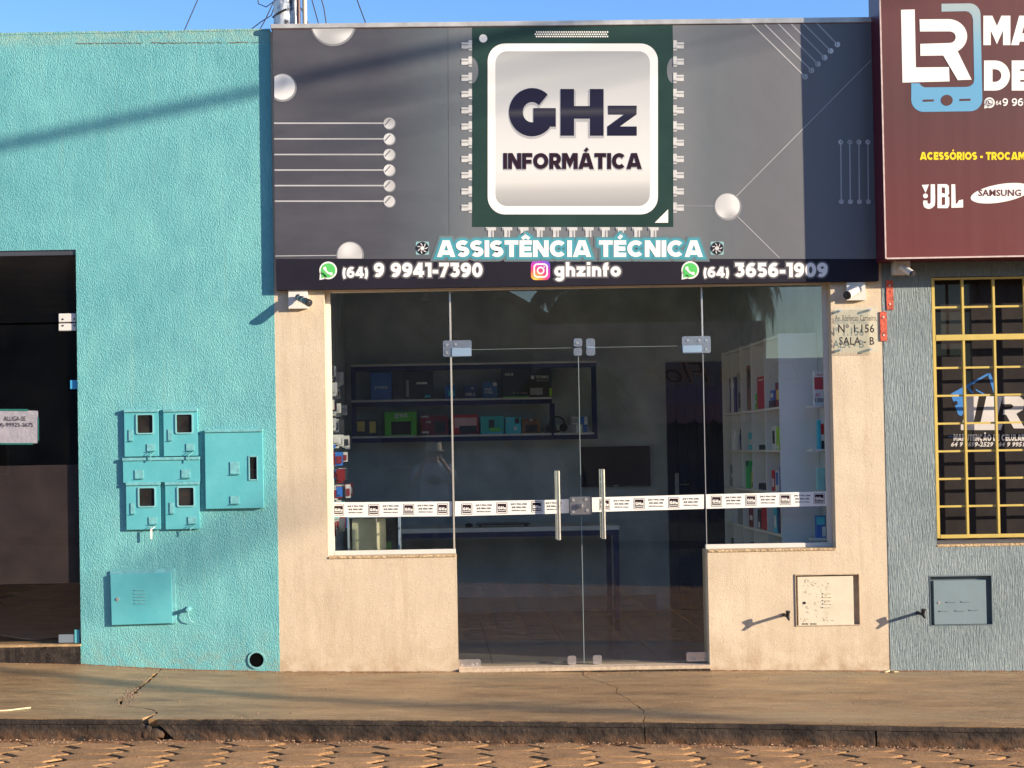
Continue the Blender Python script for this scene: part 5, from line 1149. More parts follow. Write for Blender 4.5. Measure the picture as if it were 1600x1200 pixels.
# beige louvred box
def recess_box(rr, door_px, lab, matd, matf, name, vents, lockpx, depth=.034, yd=.004):
    o = thing('telephone_box', lab, 'box', ((rr[0] + rr[1]) / 2, 0, rr[2]))
    part('back_plate', MB().box(rr[0] - .002, rr[1] + .002, depth, depth + .01, rr[2] - .002, rr[3] + .002), matf, o)
    b = .004; mb = MB().box(rr[0], rr[0] + b, -.003, depth, rr[2], rr[3]).box(rr[1] - b, rr[1], -.003, depth, rr[2], rr[3]).box(rr[0] + b, rr[1] - b, -.003, depth, rr[3] - b - .004, rr[3]).box(rr[0] + b, rr[1] - b, -.003, depth, rr[2], rr[2] + b)
    part('frame', mb, matf, o)
    d = rect(*door_px, 0); part('door', MB().rbox(d, yd, depth - .001), matd, o, .002)
    mb = MB()
    for (u, v, w_) in vents: p = P(u, v, yd); mb.box(p.x - M1(w_) / 2, p.x + M1(w_) / 2, yd - .0045, yd, p.z - .004, p.z + .003)
    part('louvre', mb, matd, o, .001); p = P(*lockpx, yd); part('lock', MB().cyl((p.x, yd - .003, p.z), (p.x, yd - .0002, p.z), .009, n=14), DARK if name == 'b' else BRUSH, o)
    return o, yd
cream = M('chipped_cream_paint', (.60, .53, .40), .5, .06, 10)
o, yd = recess_box(rb, (1247, 901, 1334, 977), 'cream louvred box with chipped paint in the beige wall', cream, M('beige_frame', (.48, .37, .26), .6, .2, 20), 'b', [(1292.5, 927 + 5.4 * k, 14) for k in range(5)], (1257, 942))
mb = MB()
for k in range(110):
    a = random.random(); u = random.choice((random.gauss(1260, 5), random.gauss(1276, 7), random.gauss(1290, 4))); v = random.uniform(905, 970); u = min(max(u, 1250), 1300)
    L = random.uniform(.8, 4.5); t = random.uniform(-.4, 1.9); line(mb, (u, v), (u + L * math.cos(t), v + L * math.sin(t)), random.uniform(.15, .55), yd - .0006)
pr('chipped_spots', mb, M('rust_chip', (.16, .13, .10), .8, .4, 60), o)
mb = fine_text('moto  moto', (1253, 973.3, 1276, 976.2), yd - .0006, .03); pr('scribble', mb, INK, o)
gm = M('grey_enamel', (.175, .235, .255), .4, .06, 6)
o, yd = recess_box(rg, (1459.5, 907, 1541.5, 975.5), 'grey slotted box with a round lock in the grey grooved wall', gm, M('grey_frame', (.12, .16, .175), .6, .1, 20), 'g', [(1486, 940.5, 14), (1509, 940, 14), (1475, 954.5, 14), (1500, 954, 14), (1522, 953, 14)], (1467, 941.5))

# ------------------------------------------------------------------ address plate
ap = thing('address_plate', 'clear acrylic plate reading Nº 1.156 SALA - B on the beige wall', 'sign', P(1337, 552, 0))
r = rect(1303.5, 480, 1371.5, 551.5, -.02); part('plate', MB().rbox(r, -.024, -.020), CLEAR, ap)
for (u, v) in ((1313, 485.5), (1359.5, 484), (1313.5, 546.8), (1360, 546)):
    q = P(u, v, -.026); part('standoff', MB().cyl((q.x, -.030, q.z), (q.x, .003, q.z), .0085, n=14), BRUSH, ap, .0015)
INK2 = M('plate_ink', (.03, .025, .03), .5)
for tx, bx, of in (('Av. Ildefonso Carneiro,', (1304.5, 492, 1370, 502.5), .0), ('Nº 1.156', (1309.5, 506.5, 1366, 520), .014), ('SALA - B', (1311, 526.5, 1366, 539), .016)):
    pr('lettering', fine_text(tx, bx, -.0245, of), INK2, ap)

# ------------------------------------------------------------------ security cameras
def seccam(plate_px, round_, a, b, lab, body, lens, rad, cap=None, proud=.03):
    r = rect(*plate_px, 0); o = thing('security_camera', lab, 'camera', ((r[0] + r[1]) / 2, 0, r[2]), 'bullet security cameras on the shop fronts')
    y0 = 0.003
    part('mounting_plate', MB().rbox(r, -proud, y0), WHITEPL, o, .006 if round_ else .002)
    A = P(a[0], a[1], a[2]); B = P(b[0], b[1], b[2]); d = (B - A).normalized()
    part('arm', MB().tube([(A.x, -proud + .002, A.z), (A.x, A.y + .01, A.z), tuple(A + d * .012)], .009, 10), body, o)
    part('body', MB().cyl(A, B, rad * .88, rad, 20), body, o, .002)
    part('lens_hood', MB().cyl(B, B + d * .012, rad * 1.06, rad * 1.04, 20), lens, o, .002); part('lens', MB().cyl(B + d * .012, B + d * .0135, rad * .6, rad * .5, 16), M('lens_glass', (.03, .03, .04), .08), o)
    mb = MB()
    for k in (.25, .6): p = A.lerp(B, k); mb.cyl(p - d * .004, p + d * .004, rad * 1.0, n=20)
    part('clamp', mb, body if cap is None else cap, o)
    return o
GM = M('gunmetal', (.22, .22, .23), .3, .2, 20, metal=.6)
seccam((451, 453.5, 481.5, 483, ), False, (465, 464, -.05), (482, 473, -.155), 'dark bullet camera on a pale plate beside the turquoise wall', GM, DARK, .0235, BRUSH)
seccam((1321, 441.5, 1350.5, 470), False, (1342, 452, -.05), (1324.5, 461, -.14), 'white bullet camera above the address plate', WHITEPL, DARK, .026)
# third hangs on the grey wall under the maroon sign
o = seccam((1391.5, 408, 1416, 430.5), True, (1409, 417, -.13), (1425, 427.5, -.20), 'white bullet camera under the edge of the maroon sign', WHITEPL, DARK, .022, proud=.09)

# ------------------------------------------------------------------ roof pole, pipes, wires
def pyl(u, vref, Y): return X(u, vref, Y)
Yp = 2.6
x = X(445.5, 20, Yp); o = thing('mast', 'thick white peeling mast rising behind the signboard', 'mast', (x, Yp, 3.05))
part('pole', MB().cyl((x, Yp, 3.05), (x, Yp, 5.6), M1(18, Yp), n=28), m_oldpole(), o)
part('strap', MB().tube([(x - M1(18, Yp) - .004, Yp - .02, Z(430, 28, Yp)), (x - .04, Yp - M1(18, Yp) - .004, Z(440, 25, Yp)), (x + .02, Yp - M1(18, Yp) - .006, Z(449, 20, Yp))], .009, 8), DARK, o)
for (u, mt, lab, rr_) in ((466.5, M('red_brown_pipe', (.12, .06, .055), .5), 'thin brown pipe beside the white mast', 3.2), (476, M('pale_pipe', (.60, .50, .38), .5), 'thin pale pipe beside the white mast', 3.6)):
    x = X(u, 20, Yp - .1); solo('pipe', MB().cyl((x, Yp - .1, 3.05), (x, Yp - .1, 5.6), M1(rr_, Yp), n=16), mt, lab, 'pipe', group='thin pipes beside the mast')
WIRE = M('wire_black', (.02, .02, .022), .5)
for pts, lab in ((((330, -60), (308, 2), (287, 50)), 'lone wire slanting down behind the turquoise wall'), (((398, -30), (404, 6), (416, 11), (428, 2), (432, -20)), 'looping wire left of the white mast'), (((450, -50), (428, 2), (415, 30), (405, 48)), 'straight wire crossing beside the mast'), (((432, 0), (424, 24), (408, 34), (392, 46)), 'slack wire curving away from the mast'),
                 (((466, -60), (487.5, 0), (500, 45)), 'steeper wire right of the mast pipes'), (((490, -70), (502.5, 0), (506, 12), (511, 45)), 'second wire right of the mast pipes'), (((534, -70), (558, 0), (575, 46)), 'lone wire slanting behind the grey signboard'), (((470, 12), (484, 42)), 'short wire behind the pale pipe')):
    solo('wire', MB().tube([P(u, v, 4) for u, v in pts], .0055, 6), WIRE, lab, 'wire', group='overhead wires')
# cables that throw the soft shadow bands; unseen free lengths, no poles hold them
def shadow_cable(pa, pb, t, ext, r_, lab, ka=None):
    A = pa + SUN * t; B = pb + SUN * t; d = (B - A).normalized()
    a = A - d * ext[0]; b = B + d * ext[1]
    solo('power_cable', MB().tube([a.lerp(b, k / 12) - Vector((0, 0, 0)) for k in range(13)], r_, 8), WIRE, lab, 'cable', group='power cables across the street'); return a, b
a1, b1 = shadow_cable(P(0, 228, 0), P(760, 66, 0), 13, (3, 3), .036, 'thick bundled power cable strung over the street')
shadow_cable(P(470, 182, 0), P(1180, 40, 0), 20, (0, 2.5), .018, 'thin power cable above the road, highest of the thin ones')
shadow_cable(P(480, 235, 0), P(1000, 110, 0), 22, (0, 4), .015, 'thin power cable above the road, under the highest')
shadow_cable(P(225, 905, 0), P(440, 800, 0), 42, (.3, .15), .062, 'unseen short cable length added to shade the low turquoise wall')  # straight unseen piece, added only for the soft band low on the wall
g1, g2 = ground_pt(0, 1046), ground_pt(560, 1098); shadow_cable(g1, g2, 24, (1, .3), .06, 'unseen cable length added to shade the pavement by the turquoise wall'); g1, g2 = ground_pt(610, 1098), ground_pt(1080, 1118); shadow_cable(g1, g2, 24, (.3, .3), .06, 'second unseen cable length added to shade the pavement by the shop')  # both lengths added out of view for the shadow stripes on the slabs
for pnt, lab in ((a1, 'far end'), (b1, 'near end')):
    pass

# ------------------------------------------------------------------ shop interior
XL, XRR, YBK = -.755, 2.62, 3.4; zfl = zth + .012; zc = 2.86
IW = M('interior_wall_paint', (.50, .56, .56), .7, .22, 3.5, bd=.002, bs=40)
struct('back_wall', MB().box(XL - .1, XRR + .1, YBK, YBK + .1, zfl - .1, zc), IW)
struct('side_wall', MB().box(XL - .1, XL, .2, YBK, zfl - .1, zc), IW); struct('side_wall', MB().box(XRR, XRR + .1, .2, YBK, zfl - .1, zc), IW)
struct('ceiling', MB().box(XL - .1, XRR + .1, .2, YBK + .1, zc, zc + .05), M('ceiling_white', (.6, .6, .58), .8))
fl = bpy.data.objects.new('floor', None); COL.objects.link(fl); fl['kind'] = 'structure'; part('screed', MB().box(XL, XRR, .2, YBK, zfl - .08, zfl - .006), M('grout', (.06, .05, .045), .8), fl)
FT = M('floor_tile_grey', (.17, .155, .14), .22, .12, 4); S_ = .56
for i in range(7):
    for j in range(6):
        x0 = XL + i * S_; y0 = .2 + j * S_; x1 = min(x0 + S_, XRR); y1 = min(y0 + S_, YBK)
        if x1 - x0 > .02 and y1 - y0 > .02: part('tile', MB().box(x0 + .002, x1 - .002, y0 + .002, y1 - .002, zfl - .008, zfl), FT, fl, .001)
struct('skirting', MB().box(XL, 1.92, YBK - .015, YBK - .0005, zfl, zfl + .13), M('skirting_tile', (.30, .31, .30), .4))
# shelf unit
su = thing('wall_shelf', 'navy framed wall shelf full of product boxes on the back wall', 'shelf', P(740, 684, 3.2)); Yf = 3.08
def zrow(v, u=740): return Z(u, v, Yf)
xsl, xsr = X(549, 625, Yf), X(933, 625, Yf); zt0, zm, zl_ = zrow(569), zrow(624.5), zrow(681)
xm0 = X(863, 650, Yf)
SB = M('shelf_board_grey', (.78, .78, .74), .5)
part('board', MB().box(xsl, xsr, Yf, YBK - .002, zt0 - .004, zt0 + .012), SB, su, .001); part('board', MB().box(xsl, xm0, Yf, YBK - .002, zm - .004, zm + .012), SB, su, .001)
part('board', MB().box(xsl, xm0 - .01, Yf, YBK - .002, zl_ - .004, zl_ + .012), SB, su, .001); part('board', MB().box(xm0 + .01, xsr - .03, Yf, YBK - .002, zl_ - .004, zl_ + .012), SB, su, .001)
for (x0, x1, z0, z1) in ((xsl, xsr, zt0 - .044, zt0 - .005), (xsl, xm0, zm - .044, zm - .005), (xsl, xsr, zl_ - .044, zl_ - .005)): part('rail', MB().box(x0, x1, Yf + .004, Yf + .034, z0, z1), NAVY, su, .001)
for (x0, z0, z1) in ((xsl, zl_ - .005, zt0 - .044), (xsr - .045, zl_ - .005, zt0 - .044), (xm0 - .02, zl_ - .005, zm - .044)): part('post', MB().box(x0, x0 + .042, Yf + .004, Yf + .034, z0, z1), NAVY, su, .001)
def pbox(label, u0, v0, u1, v1, Y, dep, mat, decor=(), base=None, cat='product box'):
    r = list(rect(u0, v0, u1, v1, Y))
    if base is not None: r[3] = base + (r[3] - r[2]); r[2] = base
    o = thing('product_box', label, cat, ((r[0] + r[1]) / 2, Y + dep / 2, r[2]), 'boxed goods on the wall shelf'); part('carton', MB().box(r[0], r[1], Y, Y + dep, r[2], r[3]), mat, o, .001)
    W_, H_ = r[1] - r[0], r[3] - r[2]
    for k, (fx0, fz0, fx1, fz1, m_, *tx) in enumerate(decor):
        yy = Y - .0012 - .0006 * k
        if tx:
            pc = (u0 + (u1 - u0) * fx0, v1 - (v1 - v0) * fz1, u0 + (u1 - u0) * fx1, v1 - (v1 - v0) * fz0); q = fine_text(tx[0], pc, yy, .02)
            dz = r[2] - rect(u0, v0, u1, v1, Y)[2]; q.v = [(a, b, c + dz) for a, b, c in q.v]; pr('lettering', q, m_, o)
        else: part('printed_panel', MB().box(r[0] + W_ * fx0, r[0] + W_ * fx1, yy, yy + .0008, r[2] + H_ * fz0, r[2] + H_ * fz1), m_, o)
    return o
C = lambda n, c: M('carton_' + n, tuple(min(.85, v * 1.5) for v in c), .4, .1, 12)
wt = C('white', (.7, .7, .68)); dk = C('dark', (.025, .028, .035)); gn = C('green', (.10, .42, .06)); lg = C('lime', (.3, .65, .05)); rd = C('red', (.40, .02, .03)); mr_ = C('maroon', (.16, .02, .03)); bl = C('blue', (.03, .12, .40)); nv = C('navy', (.02, .04, .13)); cy = C('cyan', (.05, .42, .55)); br = C('brown', (.16, .08, .04)); yl = C('yellow', (.55, .42, .10)); tl = C('teal', (.03, .35, .35)); gy = C('grey', (.25, .26, .27)); pk = C('pink', (.55, .35, .38))
b1z, b2z = zm + .0125, zl_ + .0125; Yx = 3.12
pbox('dark blue box lettered precision on the upper board', 579, 581, 612, 624, Yx, .2, bl, [(.2, .38, .8, .52, wt, 'precision')], b1z)
pbox('black box with a white diagonal stroke on the upper board', 629, 581, 677, 624, Yx, .2, dk, [(.12, .1, .2, .7, gy), (.45, .55, .8, .62, wt), (.72, .06, .9, .14, cy)], b1z)
pbox('small blue box at the glass edge on the upper board', 695, 603, 712, 624, Yx, .15, bl, [(.3, .2, .9, .6, cy)], b1z)
pbox('small navy processor box beside the larger intel box', 724, 603, 745, 624, Yx, .12, nv, [(.15, .2, .85, .42, wt, 'CORE i3'), (.6, .7, .75, .82, wt)], b1z)
pbox('blue intel core processor box on the upper board', 754, 597, 777, 622, Yx, .12, C('midblue', (.03, .10, .25)), [(.12, .48, .6, .66, wt, 'intel'), (.12, .28, .7, .42, wt, 'CORE'), (.72, .75, .96, .98, wt)], b1z)
pbox('wide dark graphics card box lettered asus on the upper board', 785, 574, 826, 622, Yx, .2, dk, [(.08, .72, .42, .8, wt, 'ASUS'), (.0, .0, 1, .05, gn), (.4, .12, .95, .18, gy, 'RTX 3060')], b1z)
pbox('dark graphics card box lettered tuf gaming at the end of the upper board', 826.3, 576, 862, 622, Yx, .2, C('dark2', (.03, .035, .045)), [(.1, .62, .24, .74, wt), (.3, .64, .88, .74, wt, 'TUF GAMING'), (.3, .54, .88, .6, gy, 'GEFORCE'), (.05, .08, .6, .32, gy), (.9, .03, 1, .3, lg)], b1z)
pbox('dark box with yellow patches at the wall end of the lower board', 556, 654, 589, 680, Yx, .15, dk, [(.05, .3, .42, .9, yl), (.65, .2, .95, .9, yl)], b2z)
pbox('green box lettered get on the lower board', 601, 643, 651, 680, Yx, .15, gn, [(.3, .72, .72, .97, wt, 'get'), (.2, .05, .82, .6, dk)], b2z)
pbox('dark red box with a black headset picture on the lower board', 657, 648, 700, 679, Yx, .15, mr_, [(.03, .9, .3, .97, wt), (.2, .6, .38, .72, wt, 'USB'), (.5, .1, .9, .7, dk), (.04, .1, .3, .2, wt)], b2z)
pbox('red box with a pale pink panel on the lower board', 705, 647, 747, 678, Yx, .15, rd, [(.12, .35, .95, .85, pk), (.3, .05, .95, .45, dk)], b2z)
pbox('teal box with a black picture on the lower board', 751, 650, 787, 678, Yx, .15, tl, [(.35, .3, .6, .8, dk), (.4, .15, .85, .35, gn), (.05, .0, .95, .12, cy)], b2z)
pbox('light blue box with a round white camera on the lower board', 789.5, 652, 814, 678, Yx, .15, cy, [(.6, .6, .9, .95, dk), (.55, .22, .72, .42, wt), (.1, .7, .2, .8, wt)], b2z)
pbox('brown box with a dark picture on the lower board', 815.5, 654, 844, 677, Yx, .15, br, [(.2, .1, .85, .6, dk), (.42, .85, .58, .95, wt)], b2z)
pbox('white and blue box at the end of the short board, lower one', 870, 664, 920, 676.5, Yx, .12, gy, [(.0, .0, .15, 1, wt), (.6, .0, .78, 1, wt), (.82, .0, .95, 1, bl)], b2z)
pbox('white and blue box stacked on top at the end of the short board', 893, 652, 918, 664, Yx, .12, wt, [(.45, .0, .8, 1, bl), (0, .2, .4, .8, gy)], b2z + M1(12.8, Yx))
p = P(866, 661, Yx); o = thing('headset', 'black headset leaning between the two boards', 'headset', (p.x, Yx, b2z)); part('headband', MB().ring((p.x + .02, b2z + .075), .07, .058, Yx - .06, Yx - .03, 24), DARK, o); part('earcup', MB().cyl((p.x - .045, Yx - .065, b2z + .04), (p.x - .045, Yx - .025, b2z + .04), .035, n=18), DARK, o, .004); part('earcup', MB().cyl((p.x + .075, Yx - .065, b2z + .045), (p.x + .075, Yx - .025, b2z + .045), .035, n=18), DARK, o, .004)
# television
r = rect(908, 697.5, 1016, 760.5, YBK - .06); o = thing('television', 'black flat television on the back wall', 'television', ((r[0] + r[1]) / 2, YBK - .05, r[2])); part('casing', MB().rbox(r, YBK - .06, YBK - .02), DARK, o, .003)
part('screen', MB().box(r[0] + .01, r[1] - .01, YBK - .0615, YBK - .0602, r[2] + .016, r[3] - .01), M('tv_screen', (.006, .007, .009), .15, 0), o); part('bracket', MB().box(r[0] + .2, r[1] - .2, YBK - .02, YBK - .0005, r[2] + .1, r[3] - .1), DARK, o); part('badge', MB().box((r[0] + r[1]) / 2 - .02, (r[0] + r[1]) / 2 + .02, YBK - .0612, YBK - .0602, r[2] + .004, r[2] + .010), BRUSH, o)
# navy inner door
xa, xb = X(1043, 760, YBK), X(1138, 760, YBK); zt_ = Z(1080, 566, YBK); ND = M('navy_door_paint', (.014, .026, .07), .5, .2, 6)
o = thing('inner_door', 'dark navy door in the back wall beside the bookcase', 'door', ((xa + xb) / 2, YBK, zfl))
for k in range(6): a = xa + (xb - xa) * k / 6; b = xa + (xb - xa) * (k + 1) / 6; part('plank', MB().box(a + .0015, b - .0015, YBK - .03, YBK - .001, zfl + .003, zt_), ND, o, .003)
p = P(1058, 757, YBK - .04); hd = part('handle', MB().box(p.x - .018, p.x + .018, YBK - .036, YBK - .030, p.z - .09, p.z + .10), BRUSH, o, .003); part('lever', MB().cyl((p.x, YBK - .06, p.z), (p.x + .10, YBK - .06, p.z - .004), .009, n=10).cyl((p.x, YBK - .065, p.z), (p.x, YBK - .034, p.z), .009, n=10), STEEL, hd)
# desk
Yd = 2.5; xdk1 = X(968, 830, Yd); xdk0 = XL + .05; ztp = Z(800, 826.5, Yd)
o = thing('desk', 'long grey topped desk with navy legs behind the glass door', 'desk', ((xdk0 + xdk1) / 2, 2.8, zfl))
part('desk_top', MB().box(xdk0, xdk1, Yd, 3.1, ztp - .022, ztp + .014), M('desk_top_grey', (.72, .72, .68), .5), o, .002)
part('rail', MB().box(xdk0, xdk1 - .005, Yd + .006, Yd + .036, ztp - .065, ztp - .0225), NAVY, o); part('rail', MB().box(xdk0, xdk1 - .005, 3.05, 3.08, ztp - .065, ztp - .0225), NAVY, o)
for x, y in ((xdk1 - .048, Yd + .006), (xdk1 - .048, 3.04), (xdk0, Yd + .006), (xdk0, 3.04)): part('leg', MB().box(x, x + .042, y, y + .042, zfl + .012, ztp - .066), NAVY, o, .001)
part('foot', MB().box(xdk1 - .045, xdk1 - .01, Yd + .01, Yd + .045, zfl, zfl + .0115), DARK, o)
r = rect(744, 820, 829, 830, Yd + .08); o = thing('keyboard', 'slim dark keyboard propped on the desk', 'keyboard', ((r[0] + r[1]) / 2, Yd + .1, ztp + .014))
part('base', MB().box(r[0], r[1], Yd + .06, Yd + .20, ztp + .030, ztp + .042), DARK, o, .003); part('keys', MB().box(r[0] + .01, r[1] - .01, Yd + .065, Yd + .195, ztp + .0425, ztp + .047), M('key_grey', (.14, .16, .18), .4), o); part('foot', MB().box(r[0] + .02, r[0] + .05, Yd + .10, Yd + .14, ztp + .014, ztp + .030), DARK, o); part('foot', MB().box(r[1] - .05, r[1] - .02, Yd + .10, Yd + .14, ztp + .014, ztp + .030), DARK, o)
p = P(733, 829, Yd + .05); solo('computer_mouse', MB().ball((p.x, Yd + .08, ztp + .014 + .018), .035, 16, 8, (1.0, 1.3, .55)), DARK, 'black computer mouse beside the keyboard on the desk', 'mouse')
# display case near the left window
Yc = .62; r = rect(543, 806, 625, 865, Yc); o = thing('display_case', 'small glass fronted display case low behind the window by the turquoise wall', 'display case', ((r[0] + r[1]) / 2, Yc, zfl))
r = (r[0], r[1], zfl, r[3]); cyl_ = M('case_cream', (.80, .76, .52), .5, .1, 10)
part('carcass', MB().box(r[0], r[1], Yc + .3, Yc + .31, r[2], r[3]).box(r[0], r[0] + .012, Yc, Yc + .3, r[2], r[3]).box(r[1] - .012, r[1], Yc, Yc + .3, r[2], r[3]).box(r[0] + .012, r[1] - .012, Yc, Yc + .3, r[3] - .012, r[3]), M('case_blue_grey', (.32, .40, .50), .4), o)
part('inner_panel', MB().box(r[0] + .03, r[1] - .1, Yc + .06, Yc + .07, r[2] + .5, r[3] - .02), cyl_, o); part('glass_front', MB().box(r[0] + .012, r[1] - .03, Yc - .006, Yc, r[2], r[3] - .012), CLEAR, o)
part('divider', MB().box(r[0] + .2, r[0] + .206, Yc + .002, Yc + .2, r[2], r[3] - .015), WHITEPL, o)
for k, (a, b, c_, d, m_) in enumerate(((.04, .10, .20, .26, wt), (.14, .18, .28, .31, yl), (.22, .25, .08, .14, dk), (.27, .30, .08, .14, dk), (.22, .30, .19, .24, gn))):
    solo('boxed_part', MB().box(r[0] + a, r[0] + b, Yc + .1, Yc + .14, r[3] - d, r[3] - c_), m_, ['small white item at the top of the display case', 'small yellow item under the lid of the display case', 'black socket plate lower in the display case', 'second black socket plate lower in the display case', 'dark green item beside the divider of the display case'][k], 'item', .001, 'goods inside the display case')
# accessory rack on the left wall
rk = thing('accessory_rack', 'wire rack hung with accessories along the side wall', 'rack', (XL + .03, .8, 1.0))
for k in range(9): z = .95 + k * .14; part('rack_bar', MB().box(XL + .004, XL + .012, .35, 1.75, z, z + .012), BRUSH, rk)
for k in range(4): y = .4 + k * .44; part('rack_post', MB().box(XL + .001, XL + .0035, y, y + .025, .9, 2.15), BRUSH, rk)
cols = [('red', C('dull_red', (.15, .014, .016))), ('white', wt), ('dark', dk), ('teal', C('bright_teal', (.05, .50, .45))), ('grey', gy), ('green', gn), ('blue', bl)]
wh = ['bright', 'plain', 'narrow', 'wide', 'short', 'long']; n_ = 0
spots = []
zz = [2.02 - .118 * k for k in range(10)]; yy_ = [.36, .47, .60, .74, .90, 1.08, 1.28, 1.50]
ordz = ['topmost', 'second', 'third', 'fourth', 'fifth', 'sixth', 'seventh', 'eighth', 'ninth', 'lowest']; ordy = ['nearest the glass', 'second from the glass', 'third from the glass', 'fourth from the glass', 'fifth from the glass', 'sixth from the glass', 'seventh from the glass', 'deepest in the shop']
dw = C('dull_white', (.38, .38, .37))
for zi, z in enumerate(zz):
    for yi, y in enumerate(yy_):
        if random.random() < .12: continue
        if zi < 4: nm, m_ = random.choice([cols[2], cols[2], cols[4], cols[4], ('white', dw), cols[2]])
        else: nm, m_ = random.choice([cols[0], cols[0], ('white', dw), ('white', dw), cols[3], cols[6], cols[2], cols[0]])
        w_ = random.uniform(.035, .06); h_ = random.uniform(.065, .10); xx = XL + .03 + random.uniform(.0, .10) * (.5 + .5 * (zi > 3))
        o = thing('blister_pack', f'{nm} accessory pack, {ordz[zi]} row of the rack, {ordy[yi]}', 'accessory pack', (xx, y, z - h_), 'accessory packs hung on the rack')
        part('card', MB().box(xx - w_ / 2, xx + w_ / 2, y, y + .003, z - h_, z), dw if random.random() < .2 else m_, o); part('contents', MB().box(xx - w_ * .35, xx + w_ * .35, y - .014, y - .0005, z - h_ * .85, z - h_ * .3), m_ if random.random() < .5 else random.choice([gy, dk, mr_]), o, .002)
        part('hook', MB().tube([(XL + .01, y + .006, z - .008), (xx + .01, y + .006, z - .008)], .0018, 5), BRUSH, o)
# bookcase on the right wall
BX = 2.355; BK = M('bookcase_white', (.80, .80, .76), .5, .04); bc = thing('bookcase', 'tall white cube bookcase along the side wall', 'bookcase', (2.49, 1.35, zfl))
Yc_ = lambda u: BX * F / (u - U0) - 10
dv = [Yc_(u) for u in (1218.5, 1196, 1175, 1158.5, 1143.5, 1130)]; topz = Z(1218, 521, dv[0])
for k, y in enumerate(dv): part('side_panel' if k in (0, 5) else 'divider', MB().box(BX, XRR - .02, y, y + .016, zfl, topz), BK, bc, .001)
part('back_panel', MB().box(XRR - .0195, XRR - .002, dv[0], dv[-1] + .016, zfl, topz), BK, bc)
zsv = [Z(1218, v, dv[0]) for v in (637, 704.5, 771, 837.5, 904, 970)] 
allz = [topz - .016] + zsv
for z in allz:
    for a, b in zip(dv, dv[1:]): part('shelf', MB().box(BX + .002, XRR - .02, a + .0162, b - .0002, z - .008, z + .008), BK, bc)
def cb(label, ua, ub, row, h, m_, decor=None, dz=0, x=None):
    ya, yb = Yc_(ua) , Yc_(ub); ya, yb = min(ya, yb), max(ya, yb); z = zsv[row] + .0085 + dz; x = BX + .02 if x is None else x
    o = thing('product_box', label, 'product box', (x + .08, (ya + yb) / 2, z), 'goods standing in the bookcase'); part('carton', MB().box(x, x + .16, ya, yb, z, z + h), m_, o, .001)
    part('printed_panel', MB().box(x + .02, x + .14, ya - .0015, ya - .0003, z + h * .2, z + h * .8), wt if m_ is not wt else bl, o)
    if decor: part('spine_print', MB().box(x - .0012, x - .0003, ya + (yb - ya) * .2, yb - (yb - ya) * .2, z + h * decor[1], z + h * decor[2]), decor[0], o)
cb('navy box in the far column of the bookcase, top row', 1146, 1137, 0, .28, nv, (wt, .7, .85)); cb('grey box in the fourth column of the bookcase, top row', 1158, 1149, 0, .30, gy, (dk, .1, .5)); cb('brown box in the third column of the bookcase, top row', 1174, 1164, 0, .34, br, (dk, .5, .9))
cb('tall red box in the second column of the bookcase, top row', 1192, 1180, 0, .235, rd, (wt, .88, .92)); cb('dark box under the small blue one, top row of the bookcase', 1206, 1198, 0, .05, dk); cb('small blue box standing on a dark box in the bookcase', 1205.5, 1200, 0, .07, bl, (wt, .3, .7), .051); cb('dark red box in the near column of the bookcase, top row', 1216, 1208, 0, .17, mr_, (yl, .3, .7))
cb('white box in the far columns of the bookcase, second row', 1147, 1142, 1, .15, wt); cb('white box with a black oval, near column of the bookcase', 1207, 1201, 1, .165, wt, (dk, .25, .8)); cb('lime green box in the near column of the bookcase', 1212.5, 1208, 1, .155, lg, (wt, .05, .2)); cb('black box beside the lime green one in the bookcase', 1217, 1213.5, 1, .17, dk)
cb('green box with a black top, fourth column of the bookcase', 1165, 1159.5, 2, .205, C('leaf', (.04, .40, .12)), (dk, .8, 1.0)); cb('red and white box, third row near column of the bookcase', 1204, 1199.5, 2, .145, rd, (wt, .2, .6)); cb('white and blue box, third row near column of the bookcase', 1210.5, 1205, 2, .145, wt, (bl, .3, .9)); cb('tall blue box, third row at the bookcase end', 1217.5, 1211.5, 2, .175, bl, (nv, .1, .5))
cb('grey pack in the far column of the bookcase, fourth row', 1154, 1146, 3, .14, gy); cb('black and white cup box in the bookcase, fourth row', 1181, 1176.5, 3, .14, dk, (wt, .05, .35)); cb('large red box in the second column of the bookcase, fourth row', 1194.5, 1182, 3, .20, rd); cb('light blue box in the near column of the bookcase, fourth row', 1206, 1201, 3, .17, cy, (wt, .2, .7)); cb('navy box in the near column of the bookcase, fourth row', 1211, 1207, 3, .2, nv); cb('white box with a black stripe, fourth row at the bookcase end', 1217.5, 1212, 3, .19, wt, (dk, .4, .75))
cb('dark box leaning in the fourth column of the bookcase, second row', 1157, 1152, 1, .16, dk, (gy, .2, .5)); cb('pale blue box in the third column of the bookcase, second row', 1171, 1165, 1, .13, cy, (wt, .3, .6)); cb('flat black case in the second column of the bookcase, second row', 1193, 1181, 1, .035, dk)
cb('grey box in the far column of the bookcase, third row', 1142, 1135, 2, .17, gy, (wt, .4, .6)); cb('flat dark case in the second column of the bookcase, third row', 1192, 1179, 2, .045, dk); cb('yellow and black box in the third column of the bookcase, third row', 1173, 1168, 2, .12, yl, (dk, .1, .4))
